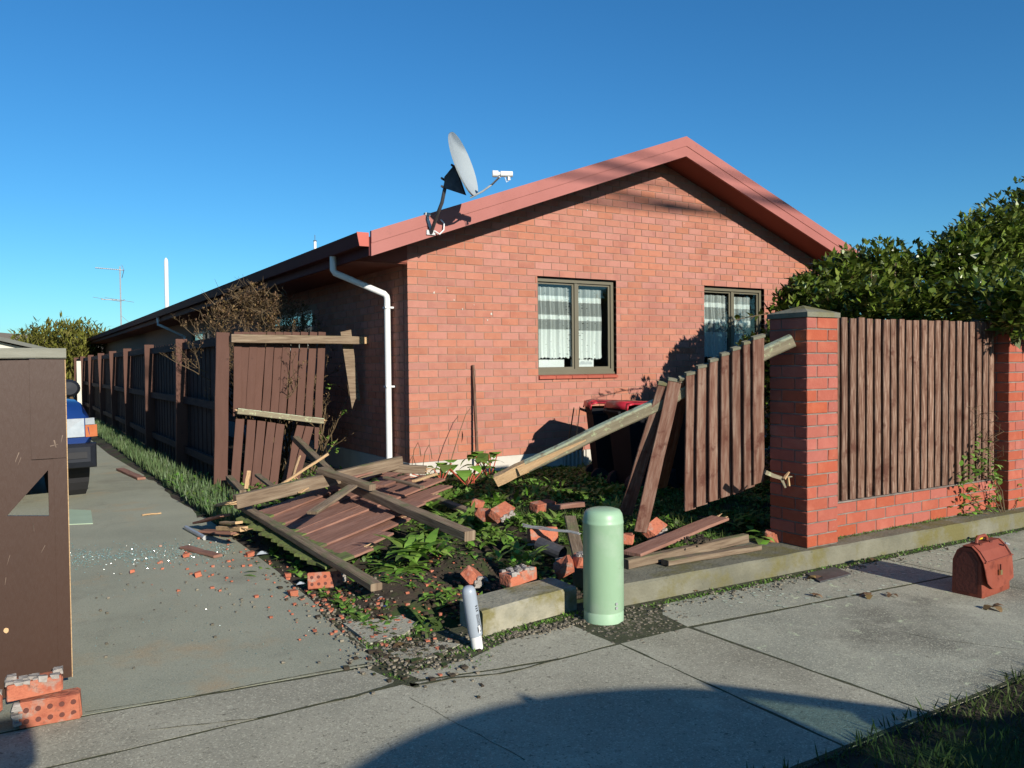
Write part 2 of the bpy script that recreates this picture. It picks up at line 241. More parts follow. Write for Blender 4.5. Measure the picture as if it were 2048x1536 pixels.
# ------------------------------------------------------------------ mesh builder
class MB:
    def __init__(s): s.v = []; s.f = []; s.uv = []; s.mi = []; s.cm = 0
    def face(s, pts, uvs=None):
        i = len(s.v); s.v += [tuple(p) for p in pts]; s.f.append(tuple(range(i, i+len(pts))))
        s.uv.append(uvs or [(0, 0)]*len(pts)); s.mi.append(s.cm)
    def solid(s, vs, fs, uvs=None):
        i = len(s.v); s.v += [tuple(p) for p in vs]
        for k, f in enumerate(fs):
            s.f.append(tuple(i+a for a in f)); s.uv.append(uvs[k] if uvs else [(vs[a][0], vs[a][2]) for a in f]); s.mi.append(s.cm)
    def box(s, a, b, mtx=None):
        (x0, y0, z0), (x1, y1, z1) = a, b
        P = [V(x, y, z) for z in (z0, z1) for y in (y0, y1) for x in (x0, x1)]
        if mtx is not None: P = [mtx @ p for p in P]
        s.solid(P, [(0, 2, 3, 1), (4, 5, 7, 6), (0, 1, 5, 4), (2, 6, 7, 3), (0, 4, 6, 2), (1, 3, 7, 5)])
    def beam(s, A, B, w, h, upv=(0, 0, 1), taper=1.0, seg=1, wob=0.0, cham=0.0):
        A, B = Vector(A), Vector(B); d = B-A; Ln = d.length; d.normalize(); upv = Vector(upv)
        sd = d.cross(upv); sd.normalize(); uu = sd.cross(d); uu.normalize()
        c = cham
        if c > 0: prof = [(-w/2+c, -h/2), (w/2-c, -h/2), (w/2, -h/2+c), (w/2, h/2-c), (w/2-c, h/2), (-w/2+c, h/2), (-w/2, h/2-c), (-w/2, -h/2+c)]
        else: prof = [(-w/2, -h/2), (w/2, -h/2), (w/2, h/2), (-w/2, h/2)]
        n = len(prof); per = [0]
        for k in range(n): a, b = prof[k], prof[(k+1) % n]; per.append(per[-1]+math.hypot(a[0]-b[0], a[1]-b[1]))
        i0 = len(s.v)
        for j in range(seg+1):
            t = j/seg; k = 1+(taper-1)*t; o = V(U(-wob, wob), U(-wob, wob), U(-wob, wob)) if 0 < j < seg else V(0, 0, 0)
            for a, b in prof: s.v.append(tuple(A+d*Ln*t+sd*a*k+uu*b*k+o))
        u0 = U(0, 9)
        for j in range(seg):
            for k in range(n):
                a = i0+j*n+k; b = i0+j*n+(k+1) % n
                s.f.append((a, b, b+n, a+n)); ua, ub = u0+Ln*j/seg, u0+Ln*(j+1)/seg
                s.uv.append([(ua, per[k]), (ua, per[k+1]), (ub, per[k+1]), (ub, per[k])]); s.mi.append(s.cm)
        s.f.append(tuple(i0+k for k in reversed(range(n)))); s.uv.append([(u0, p[0]) for p in reversed(prof)]); s.mi.append(s.cm)
        s.f.append(tuple(i0+seg*n+k for k in range(n))); s.uv.append([(u0, p[0]) for p in prof]); s.mi.append(s.cm)
    def tube(s, pts, r, n=8, caps=True):
        pts = [Vector(p) for p in pts]; i0 = len(s.v); N = len(pts); pr = None
        for j, p in enumerate(pts):
            d = (pts[min(j+1, N-1)]-pts[max(j-1, 0)]).normalized()
            a = d.cross(V(0, 0, 1) if abs(d.z) < .9 else V(1, 0, 0)) if pr is None else (pr-d*pr.dot(d))
            a.normalize(); pr = a; b = d.cross(a); rr = r[j] if isinstance(r, (list, tuple)) else r
            for k in range(n): t = 2*math.pi*k/n; s.v.append(tuple(p+a*rr*math.cos(t)+b*rr*math.sin(t)))
        for j in range(N-1):
            for k in range(n):
                a = i0+j*n+k; b = i0+j*n+(k+1) % n; s.f.append((a, b, b+n, a+n)); s.uv.append([(j, k), (j, k+1), (j+1, k+1), (j+1, k)]); s.mi.append(s.cm)
        if caps:
            s.f.append(tuple(i0+k for k in reversed(range(n)))); s.uv.append([(0, 0)]*n); s.mi.append(s.cm)
            s.f.append(tuple(i0+(N-1)*n+k for k in range(n))); s.uv.append([(0, 0)]*n); s.mi.append(s.cm)
    def lathe(s, prof, c=(0, 0, 0), n=24, mtx=None):
        i0 = len(s.v); c = Vector(c)
        for r, z in prof:
            for k in range(n):
                t = 2*math.pi*k/n; p = V(r*math.cos(t), r*math.sin(t), z)
                if mtx is not None: p = mtx @ p
                s.v.append(tuple(c+p))
        for j in range(len(prof)-1):
            for k in range(n):
                a = i0+j*n+k; b = i0+j*n+(k+1) % n; s.f.append((a, b, b+n, a+n)); s.uv.append([(k, j), (k+1, j), (k+1, j+1), (k, j+1)]); s.mi.append(s.cm)
    def prism(s, poly, a, b, axis='y'):
        """poly of 2-D points extruded from a to b along axis ('y': poly in xz, 'x': yz, 'z': xy)"""
        def P(p, t): return {'y': V(p[0], t, p[1]), 'x': V(t, p[0], p[1]), 'z': V(p[0], p[1], t)}[axis]
        n = len(poly); vs = [P(p, a) for p in poly]+[P(p, b) for p in poly]
        s.solid(vs, [tuple(reversed(range(n))), tuple(range(n, 2*n))]+[(k, (k+1) % n, n+(k+1) % n, n+k) for k in range(n)])
    def leaf(s, b, d, ln, wd, upv=V(0, 0, 1), bend=.5, seg=3, fold=.15):
        d = Vector(d).normalized(); sd = d.cross(upv)
        if sd.length < 1e-3: sd = V(1, 0, 0)
        sd.normalize(); nn = sd.cross(d); i0 = len(s.v); b = Vector(b); cen = b.copy(); dd = d.copy()
        W = {1: [0, 0], 2: [.25, 1, 0], 3: [.3, 1, .75, 0], 4: [.25, .8, 1, .6, 0], 5: [.3, .8, 1, .8, .45, 0]}[seg]
        for j in range(seg+1):
            ww = max(W[j], .04)*wd/2
            s.v.append(tuple(cen-sd*ww+nn*fold*ww)); s.v.append(tuple(cen+sd*ww+nn*fold*ww))
            dd = (dd-nn*bend/seg).normalized(); nn = sd.cross(dd); cen = cen+dd*ln/seg
        for j in range(seg):
            a = i0+2*j; s.f.append((a, a+1, a+3, a+2)); s.uv.append([(0, 0), (1, 0), (1, 1), (0, 1)]); s.mi.append(s.cm)
    def rock(s, c, r, sq=.7):
        c = Vector(c); P = []
        for x in (-1, 1):
            for y in (-1, 1):
                for z in (-1, 1): P.append(c+V(x*r*U(.5, 1), y*r*U(.5, 1), z*r*U(.4, 1)*sq))
        s.solid([P[0], P[4], P[2], P[6], P[1], P[5], P[3], P[7]], [(0, 2, 3, 1), (4, 5, 7, 6), (0, 1, 5, 4), (2, 6, 7, 3), (0, 4, 6, 2), (1, 3, 7, 5)])
    def mesh(s, name, mats, org=V(0, 0, 0), smooth=False):
        me = bpy.data.meshes.new(name); me.from_pydata([(p[0]-org[0], p[1]-org[1], p[2]-org[2]) for p in s.v], [], s.f)
        ul = me.uv_layers.new(name='UVMap'); fl = [c for f in s.uv for uv in f for c in uv]; ul.data.foreach_set('uv', fl)
        for mm in (mats if isinstance(mats, (list, tuple)) else [mats]): me.materials.append(M[mm] if isinstance(mm, str) else mm)
        me.polygons.foreach_set('material_index', s.mi)
        if smooth: me.polygons.foreach_set('use_smooth', [True]*len(me.polygons))
        me.update(); return me
    def build(s, name, mats, parent=None, smooth=False, **k):
        if parent is not None: org = parent_world(parent)
        else: org = k.pop('org', None) or cent(s.v)
        k.pop('org', None)
        o = bpy.data.objects.new(name, s.mesh(name, mats, org, smooth)); col.objects.link(o)
        if parent is None: o.location = org
        else: o.parent = parent
        if smooth:
            try:
                o.data.set_sharp_from_angle(angle=R(40))
            except Exception: pass
        for a, b in k.items(): o[a] = b
        return o
def cent(v):
    xs = [p[0] for p in v]; ys = [p[1] for p in v]; zs = [p[2] for p in v]
    return V((min(xs)+max(xs))/2, (min(ys)+max(ys))/2, min(zs))
def parent_world(p):
    r = V(0, 0, 0)
    while p is not None: r = r+p.location; p = p.parent
    return r
def thing(name, loc, label, category, group=None):
    o = bpy.data.objects.new(name, None); o.location = loc; col.objects.link(o); o['label'] = label; o['category'] = category
    o.empty_display_size = .1
    if group: o['group'] = group
    return o
def tagd(label, category, group=None):
    d = dict(label=label, category=category)
    if group: d['group'] = group
    return d
def inst(name, me, loc, parent, rot=None, scale=None):
    o = bpy.data.objects.new(name, me); col.objects.link(o); o.parent = parent; o.location = Vector(loc)-parent_world(parent)
    if rot: o.rotation_euler = rot
    if scale: o.scale = scale
    return o
def bevelbox_mesh(name, dx, dy, dz, bev, mt, jit=0.0):
    """box centred on the origin with chipped, softened edges"""
    bm = bmesh.new(); bmesh.ops.create_cube(bm, size=1)
    for v in bm.verts: v.co = V(v.co.x*dx, v.co.y*dy, v.co.z*dz)
    if bev: bmesh.ops.bevel(bm, geom=bm.edges[:], offset=bev, segments=1, affect='EDGES')
    if jit:
        for v in bm.verts: v.co += V(U(-jit, jit), U(-jit, jit), U(-jit, jit))
    me = bpy.data.meshes.new(name); bm.to_mesh(me); bm.free(); me.materials.append(M[mt]); return me

# ================================================================== SETTING
def struct(mb, name, mt, **k): return mb.build(name, mt, kind='structure', **k)
def hgt(x, y):
    """height of the garden soil"""
    e = min(1, max(0, (x+2.2)/.35))                      # falls to the driveway
    if y > 0: base = .05+.10*min(1, max(0, (x+1.6)/.6))
    else: base = .09+.10*min(1, max(0, (y+3.6)/2.5))
    if x < -.3: base -= .05
    if y < -3.4: base -= .05*min(1, (-3.4-y)/.5)*(1 if x > -1.9 else .3)
    base += .10*math.exp(-((x+1.15)**2+(y+3.45)**2)/.06)+.09*math.exp(-((x+1.75)**2+(y+3.6)**2)/.08)
    base -= .16*math.exp(-((x+1.75)**2+(y+4.25)**2)/.05)+.08*math.exp(-((x+.75)**2+(y+3.1)**2)/.05)
    n = noise.noise(V(x*2.1, y*2.1, 3))*.05+noise.noise(V(x*7, y*7, 9))*.022
    if y < 0 and x < -.4: n += noise.noise(V(x*19, y*19, 2))*.016
    return base*e+n*e*.9-.012*(1-e)
g = MB(); g.face([V(-400, -400, -.16), V(400, -400, -.16), V(400, 700, -.16), V(-400, 700, -.16)]); struct(g, 'ground', 'ground', org=V(0, 0, -.16))
g = MB(); g.box((-60, -16, -.2), (60, -8.35, -.13)); struct(g, 'road', 'asphalt')
g = MB(); g.box((-60, -8.35, -.2), (60, -8.2, -.02)); struct(g, 'street_kerb', 'concrete')
g = MB(); g.face([V(-14, -6.36, -.0006), V(14, -6.36, -.0006), V(14, -4.3, -.0006), V(-14, -4.3, -.0006)]); struct(g, 'footpath_bed', 'moss', org=V(0, 0, -.0006))
# footpath, slab by slab, with open joints
fp = bpy.data.objects.new('footpath', None); col.objects.link(fp); fp['kind'] = 'structure'; fp.location = (0, -5.4, 0)
def slab(poly, mt='concrete', z=0.0, par=None, nm='slab', wob=.004):
    b = MB(); q = []
    for i, p in enumerate(poly):           # a slightly ragged outline
        a = Vector(p); c = Vector(poly[(i+1) % len(poly)]); k = max(1, int((c-a).length/.09)); nrm = V(-(c-a).y, (c-a).x).normalized() if (c-a).length > .01 else V(0, 0)
        for j in range(k):
            t = j/k; o = nrm*(noise.noise(V((a.x+c.x)*3+t*k*.7, a.y*5+t*k*.3, 7))*wob*2+U(-wob, wob)*.5) if j else nrm*0
            r_ = a+(c-a)*t; q.append((r_.x+o[0], r_.y+o[1]))
    b.prism(q, z-.09, z, 'z'); return b.build(nm, mt, parent=par if par is not None else fp)
j = .007
slab([(-14, -6.42), (-1.118, -6.34), (-1.106, -5.01), (-1.5, -5.02), (-1.9, -4.95), (-2.24, -4.885), (-2.9, -4.90), (-14, -4.92)])
slab([(-1.104, -6.34), (-.568, -6.34), (-.628, -5.002), (-1.094, -5.002)])
slab([(-.552, -6.34), (1.66, -6.32), (1.64, -5.2), (-.60, -5.02)], 'footr')
slab([(1.675, -6.32), (14, -6.3), (14, -5.15), (1.655, -5.2)], 'footr')
slab([(-14, -4.905), (-2.95, -4.885), (-2.32, -4.87), (-2.28, -4.82), (-2.33, -4.60), (-3.5, -4.475), (-14, -4.45)])
slab([(-2.17, -4.87), (-1.9, -4.93), (-1.48, -5.0), (-1.12, -4.99), (-1.13, -4.62), (-1.55, -4.64), (-1.86, -4.77), (-2.2, -4.76)])
slab([(-.615, -4.988), (1.66, -5.18), (1.66, -4.66), (-.44, -4.60), (-.58, -4.75)], 'footr')
slab([(1.675, -5.185), (14, -5.14), (14, -4.78), (1.675, -4.665)], 'footr')
# driveway: one pour, with its front edge beside the footpath strip
b = MB(); b.prism([(-5.7, -4.44), (-3.5, -4.46), (-2.30, -4.575), (-2.225, -4.56), (-2.20, -3.6), (-2.17, -2.5), (-2.16, 0), (-2.2, 3), (-2.35, 7), (-2.5, 40), (-5.7, 40)], -.09, .0008, 'z')
struct(b, 'driveway', 'drive')
slab([(-2.19, -3.9), (-1.86, -3.95), (-1.84, -4.12), (-1.98, -4.26), (-2.19, -4.3)], 'concrete', .006, nm='broken_slab')
slab([(-2.17, -4.40), (-2.03, -4.49), (-1.87, -4.47), (-1.80, -4.56), (-1.98, -4.66), (-2.14, -4.62)], 'concrete', .005, nm='broken_slab')
# gravel square round the cabinet foot
g = MB(); g.box((-1.092, -4.995, -.03), (-.60, -4.3, -.006)); struct(g, 'gravel_patch', 'gravel')
# moss and dirt packed in the wider joints and cracks
def strip(pts, w0, w1, mt='moss', z=.0025):
    P = [G(*p) for p in pts]; q = []
    for a, c in zip(P[:-1], P[1:]):
        k = max(2, int((c-a).length/.03))
        q += [a.lerp(c, i/k) for i in range(k)]
    q.append(P[-1]); b = MB(); L_, R_ = [], []
    for i, p in enumerate(q):
        d = (q[min(i+1, len(q)-1)]-q[max(i-1, 0)]); nn = V(-d.y, d.x, 0).normalized(); ww = (w0+(w1-w0)*i/len(q))*U(.45, 1.25)/2
        o = nn*noise.noise(p*9)*.010; L_.append(p+o+nn*ww+V(0, 0, z)); R_.append(p+o-nn*ww+V(0, 0, z))
    for i in range(len(q)-1): b.face([R_[i], R_[i+1], L_[i+1], L_[i]])
    b.build('joint_dirt', mt, kind='structure')
strip([(515, 1437), (600, 1418), (700, 1395), (800, 1366), (830, 1372)], .010, .034)
strip([(825, 1372), (900, 1358), (1000, 1348), (1060, 1335), (1118, 1318)], .022, .014)
strip([(170, 1425), (400, 1390), (600, 1352), (760, 1324)], .005, .014)
strip([(770, 1330), (800, 1350), (835, 1375)], .05, .03)
strip([(820, 1395), (1050, 1520)], .002, .004, z=.0012)
strip([(300, 1460), (520, 1437)], .004, .008)
strip([(1700, 1240), (1850, 1275), (2040, 1300)], .002, .004, z=.0012)
strip([(760, 1322), (700, 1275), (640, 1222)], .018, .03)
# garden soil
def grid(x0, x1, y0, y1, st, name, mt, zf):
    nx = int((x1-x0)/st); ny = int((y1-y0)/st); vs = []; fs = []
    for iy in range(ny+1):
        for ix in range(nx+1):
            x = x0+(x1-x0)*ix/nx; y = y0+(y1-y0)*iy/ny; vs.append((x, y, zf(x, y)))
    for iy in range(ny):
        for ix in range(nx):
            a = iy*(nx+1)+ix; fs.append((a, a+1, a+nx+2, a+nx+1))
    me = bpy.data.meshes.new(name); me.from_pydata(vs, [], fs); me.materials.append(M[mt]); me.polygons.foreach_set('use_smooth', [True]*len(fs))
    o = bpy.data.objects.new(name, me); col.objects.link(o); o['kind'] = 'structure'; return o
grid(-2.2, 1.6, -4.62, .02, .045, 'garden_soil', 'soil', lambda x, y: hgt(x, y)-(.10*min(1, max(0, (-4.32-y)/.1))))
grid(1.6, 9, -4.3, .02, .15, 'garden_soil', 'soil', hgt)
grid(-2.45, 0, .0, 36, .3, 'garden_soil', 'soil', lambda x, y: -.06 if x < -2.17-.018*max(0, y) else .02+.05*min(1, max(0, (x+1.7)/.5))+noise.noise(V(x*3, y*3, 1))*.03)
g = MB(); g.box((-60, -8.2, -.12), (60, -6.36, -.012)); struct(g, 'grass_verge', 'soil')

# concrete plinth along the boundary
def kerbseg(pts, z0, z1, dep, name, mt, lab):
    b = MB(); n = len(pts)
    for (a, c) in zip(pts[:-1], pts[1:]):
        a, c = V(*a), V(*c); k = max(2, int((c-a).length/.12))
        for i in range(k):
            p = a+(c-a)*(i/k); q = a+(c-a)*((i+1)/k); o = V(0, dep)
            r1 = noise.noise(V(p.x*4, 1, 1))*.006; r2 = noise.noise(V(q.x*4, 1, 1))*.006; ch = .013
            b.face([V(p.x, p.y+r1, z0), V(q.x, q.y+r2, z0), V(q.x, q.y+r2, z1-ch), V(p.x, p.y+r1, z1-ch)])
            b.face([V(p.x, p.y+r1, z1-ch), V(q.x, q.y+r2, z1-ch), V(q.x, q.y+ch, z1+r2), V(p.x, p.y+ch, z1+r1)])
            b.face([V(p.x, p.y+ch, z1+r1), V(q.x, q.y+ch, z1+r2), V(q.x, q.y+dep, z1), V(p.x, p.y+dep, z1)])
            b.face([V(q.x, q.y+dep, z0), V(p.x, p.y+dep, z0), V(p.x, p.y+dep, z1), V(q.x, q.y+dep, z1)])
    for (p, s) in ((V(*pts[0]), 1), (V(*pts[-1]), -1)):
        fcs = [V(p.x, p.y, z0), V(p.x, p.y+dep, z0), V(p.x, p.y+dep, z1), V(p.x, p.y+.013, z1), V(p.x, p.y, z1-.013)]
        b.face(fcs if s < 0 else list(reversed(fcs)))
    return b.build(name, mt, **tagd(lab, 'kerb'))
kerbseg([(-1.64, -4.52), (-1.3, -4.455), (-.935, -4.40)], -.1, .135, .26, 'concrete_kerb', 'kerbwhite', 'short broken kerb block with worn whitish face left of the green pillar')
kerbseg([(-.66, -4.50), (.965, -4.545), (2.0, -4.57), (9, -4.75)], -.1, .128, .52, 'concrete_kerb', 'kerb', 'long low concrete kerb with yellow lichen under the brick piers')

# ================================================================== HOUSE
BZ = .368; C = .086; BL = .24; XR = 7.44; XM = 3.72; SL = .356; ZE = 2.565; OH = .45
WINS = [(1.714, 2.930), (4.486, 5.695)]; WZ0 = BZ+11*C; WZ1 = BZ+25*C
house = thing('brick_house', (XM, 16, 0), 'long red brick house with lit gable end and brown gutter', 'house')
def roofz(x): return ZE+(min(x+.6, XR+.6-x))*SL          # underside of the roof
# wall core (mortar) with openings
b = MB(); q = .007
b.box((q, q, BZ-.02), (WINS[0][0], .1, WZ1)); b.box((WINS[0][1], q, BZ-.02), (WINS[1][0], .1, WZ1)); b.box((WINS[1][1], q, BZ-.02), (XR-q, .1, WZ1))
for a, c in WINS: b.box((a, q, BZ-.02), (c, .1, WZ0-.05))
b.prism([(q, WZ1), (XR-q, WZ1), (XR-q, roofz(XR)+.03), (XM, roofz(XM)+.03), (q, roofz(0)+.03)], q, .1, 'y')
SW = [(3.35, 5.6, 1.15, 2.28), (10.5, 12.6, 1.15, 2.28)]        # openings of the side wall
ys = [.1]+[v for s in SW for v in s[:2]]+[34]
for i in range(0, len(ys)-1, 2): b.box((q, ys[i], BZ-.02), (.1, ys[i+1], 2.62))
for s in SW: b.box((q, s[0], BZ-.02), (.1, s[1], s[2])); b.box((q, s[0], s[3]), (.1, s[1], 2.62))
b.box((XR-.1, .1, BZ), (XR-q, 34, 2.62)); b.box((q, 34, BZ), (XR-q, 34.1, 2.62))
b.build('wall', 'mortar', parent=house)
bricks = []
def course(x0, x1, off):
    x = x0-off
    out = []
    while x < x1:
        a, c = max(x, x0), min(x+BL, x1)
        if c-a > .03: out.append((a+(.005 if a > x0 else 0), c-(.005 if c < x1 else 0)))
        x += BL
    return out
r = 0
while BZ+r*C < roofz(XM):
    z0 = BZ+r*C; z1 = z0+C-.010; off = 0 if r % 2 == 0 else BL/2
    spans = [(0, XR)]
    if WZ0-.02 <= z0 < WZ1-.02: spans = [(0, WINS[0][0]), (WINS[0][1], WINS[1][0]), (WINS[1][1], XR)]
    for s in course(0, XR, off):
        segs = []
        for a, c in spans:
            x0, x1 = max(s[0], a), min(s[1], c)
            if x1-x0 > .025: segs.append((x0, x1))
        for x0, x1 in segs:
            xc = (x0+x1)/2
            if z0 < roofz(x0) or z0 < roofz(x1):
                if min(roofz(x0), roofz(x1)) < z1-.09: continue
                bricks.append((x0, x1, z0, z1))
    r += 1
def vis(bk):
    p = V((bk[0]+bk[1])/2, 0, bk[2]); w_ = bk[1]-bk[0]
    hid = (bk[2] < .72 and .6 < bk[0]) or (bk[0] > 5.0 and bk[2] < 2.9) or (bk[0] > 4.2 and bk[2] < 1.9)or (bk[0] > 2.6 and bk[2] < 1.2)
    return (p-CAM).length+(50 if hid else 0)+(20 if w_ < .1 else 0)
bricks.sort(key=vis)
full = {}
DEP = .1
for i, (x0, x1, z0, z1) in enumerate(bricks[:295]):
    key = round(x1-x0, 3)
    if key not in full:
        mb = MB(); mb.box((-key/2, 0, 0), (key/2, DEP, z1-z0)); full[key] = mb.mesh('brick', 'brick')
    inst('brick', full[key], ((x0+x1)/2, U(-.0012, .0012), z0), house)
mb = MB()
for (x0, x1, z0, z1) in bricks[295:]:
    dy = U(-.0012, .0012); mb.box((x0, dy, z0), (x1, DEP, z1))
for r in range(26):                                      # the shaded side wall
    z0 = BZ+r*C
    for y0, y1 in course(.12, 9, (0 if r % 2 else BL/2)):
        if any(y1 > s[0] and y0 < s[1] and z0+C > s[2] and z0 < s[3] for s in SW): continue
        mb.box((0, y0, z0), (.1, y1, z0+C-.01))
mb.build('brickwork', 'brick', parent=house, kind='stuff')
# plinth and its vent
b = MB(); b.box((-.012, -.016, -.1), (2.06, .12, BZ-.004)); b.box((2.42, -.016, -.1), (XR+.01, .12, BZ-.004)); b.box((-.012, .12, -.1), (.12, 34, BZ-.004))
b.box((2.06, -.016, -.1), (2.42, .12, .15)); b.box((2.06, .05, .15), (2.42, .12, BZ-.004)); b.build('plinth', 'plinth', parent=house)
for k in range(6):
    b = MB(); x = 2.085+k*.062; b.box((x-.012, -.012, .15), (x+.012, .02, BZ-.006)); b.build('vent_bar', 'plinth', parent=house)
# roof body, right and left planes, soffits
b = MB(); T = .17
b.prism([(-.6, ZE+.03), (XM, ZE+.03+(XM+.6)*SL), (XR+.6, ZE+.03), (XR+.6, ZE+.03+T), (XM, ZE+.03+T+(XM+.6)*SL), (-.6, ZE+.03+T)], -OH+.02, 34.4, 'y')
rf = b.build('roof', 'roof', parent=house)
for s in (0, 1):
    xa, xb = (-.6, XM) if s == 0 else (XM, XR+.6); za, zb = roofz(xa)+.012, roofz(xb)+.012
    b = MB(); b.prism([(xa+.004, za), (xb-.002*(s == 0), zb), (xb-.002*(s == 0), zb+.016), (xa+.004, za+.016)], -OH+.024, .02, 'y'); b.build('verge_soffit', 'soffit', parent=house)
    xa, xb = (-.6, -.002) if s == 0 else (XR+.002, XR+.6)
    b = MB(); b.box((xa+.01, .012, ZE+.0), (xb, 34.3, ZE+.012)); b.build('eave_soffit', 'soffit', parent=house)
    sx = -1 if s == 0 else 1; x0 = -.002 if s == 0 else XR+.002
    b = MB(); b.prism([(x0, ZE+.013), (x0, roofz(0)+.01), (x0+sx*.58, ZE+.02), (x0+sx*.58, ZE+.013)], -.004, .02, 'y'); b.build('eave_end_board', 'soffit', parent=house)  # cream board in the darker soffit colour, which stands for its shade
# barge boards: a lower board and a capping standing a little proud
for s in (0, 1):
    for nm, d0, d1, y0, y1 in (('barge_board', -.002, .128, -OH-.012, -OH+.018), ('barge_capping', .128, .252, -OH-.020, -OH+.02)):
        xa, xb = (-.604, XM) if s == 0 else (XM, XR+.604)
        za, zb = ZE+(xa+.604)*SL*(1 if s == 0 else 0), ZE
        P = lambda x, d: (x, ZE+(min(x+.604, XR+.604-x))*SL+d)
        b = MB(); b.prism([P(xa, d0), P(xb, d0), P(xb, d1), P(xa, d1)], y0, y1, 'y'); b.build(nm, 'barge', parent=house)
# gutters and fascia
for s in (-1, 1):
    X = (lambda x: x) if s < 0 else (lambda x: XR-x)
    b = MB(); b.box((min(X(-.600), X(-.618)), -OH+.02, ZE+.005), (max(X(-.600), X(-.618)), 34.3, ZE+.19)); b.build('fascia', 'gutter', parent=house)
    pr = [(-.620, 2.665), (-.715, 2.665), (-.738, 2.77), (-.745, 2.795), (-.735, 2.795), (-.705, 2.673), (-.620, 2.673)]
    b = MB(); pp = [(X(p[0]), p[1]) for p in pr]; pp = pp if s < 0 else pp[::-1]; b.prism(pp, -OH+.02, 34.3, 'y'); gt = b.build('gutter', 'gutter', parent=house)
    b = MB(); pp = [(X(-.619), 2.66), (X(-.72), 2.66), (X(-.748), 2.80), (X(-.619), 2.80)]; b.prism(pp if s < 0 else pp[::-1], -OH+.012, -OH+.02, 'y'); b.build('end_cap', 'capend', parent=gt)
# downpipes
def pipe(pts, rr, nm):
    b = MB(); b.tube(pts, rr, 12); o = b.build(nm, 'white', parent=house, smooth=True); return o
d = pipe([(-.67, .50, 2.67), (-.67, .50, 2.515), (-.655, .495, 2.485), (-.10, .415, 2.265), (-.075, .41, 2.235), (-.07, .41, 2.20), (-.07, .41, .15)], .036, 'downpipe')
for z in (2.1, 1.2):
    b = MB(); b.box((-.11, .37, z), (-.002, .45, z+.02)); b.build('pipe_clip', 'white', parent=d)
pipe([(-.67, 13.0, 2.67), (-.67, 13.0, 2.5), (-.07, 12.95, 2.2), (-.07, 12.95, .15)], .036, 'downpipe')
# windows of the gable
def curtain(x0, x1, z0, z1, y, nm, par, ph=0, lean=0.0):
    b = MB(); n = max(6, int((x1-x0)/.012)); rows = 14
    def P(i, k):
        t = i/n; u = k/rows; x = x0+(x1-x0)*t+lean*(1-u)*t
        return V(x, y+.018*math.sin(t*(x1-x0)*95+ph)+.012*math.sin(t*(x1-x0)*41+ph*2+u)+.006*math.sin(u*9), z0+(z1-z0)*u+(.010*math.sin(t*(x1-x0)*120) if k == 0 else 0)+(U(-.004, .004) if k == 0 else 0))
    for k in range(rows):
        for i in range(n):
            b.face([P(i, k), P(i+1, k), P(i+1, k+1), P(i, k+1)], [(i/n*(x1-x0), k/rows), ((i+1)/n*(x1-x0), k/rows), ((i+1)/n*(x1-x0), (k+1)/rows), (i/n*(x1-x0), (k+1)/rows)])
    return b.build(nm, 'lace', parent=par, smooth=True)
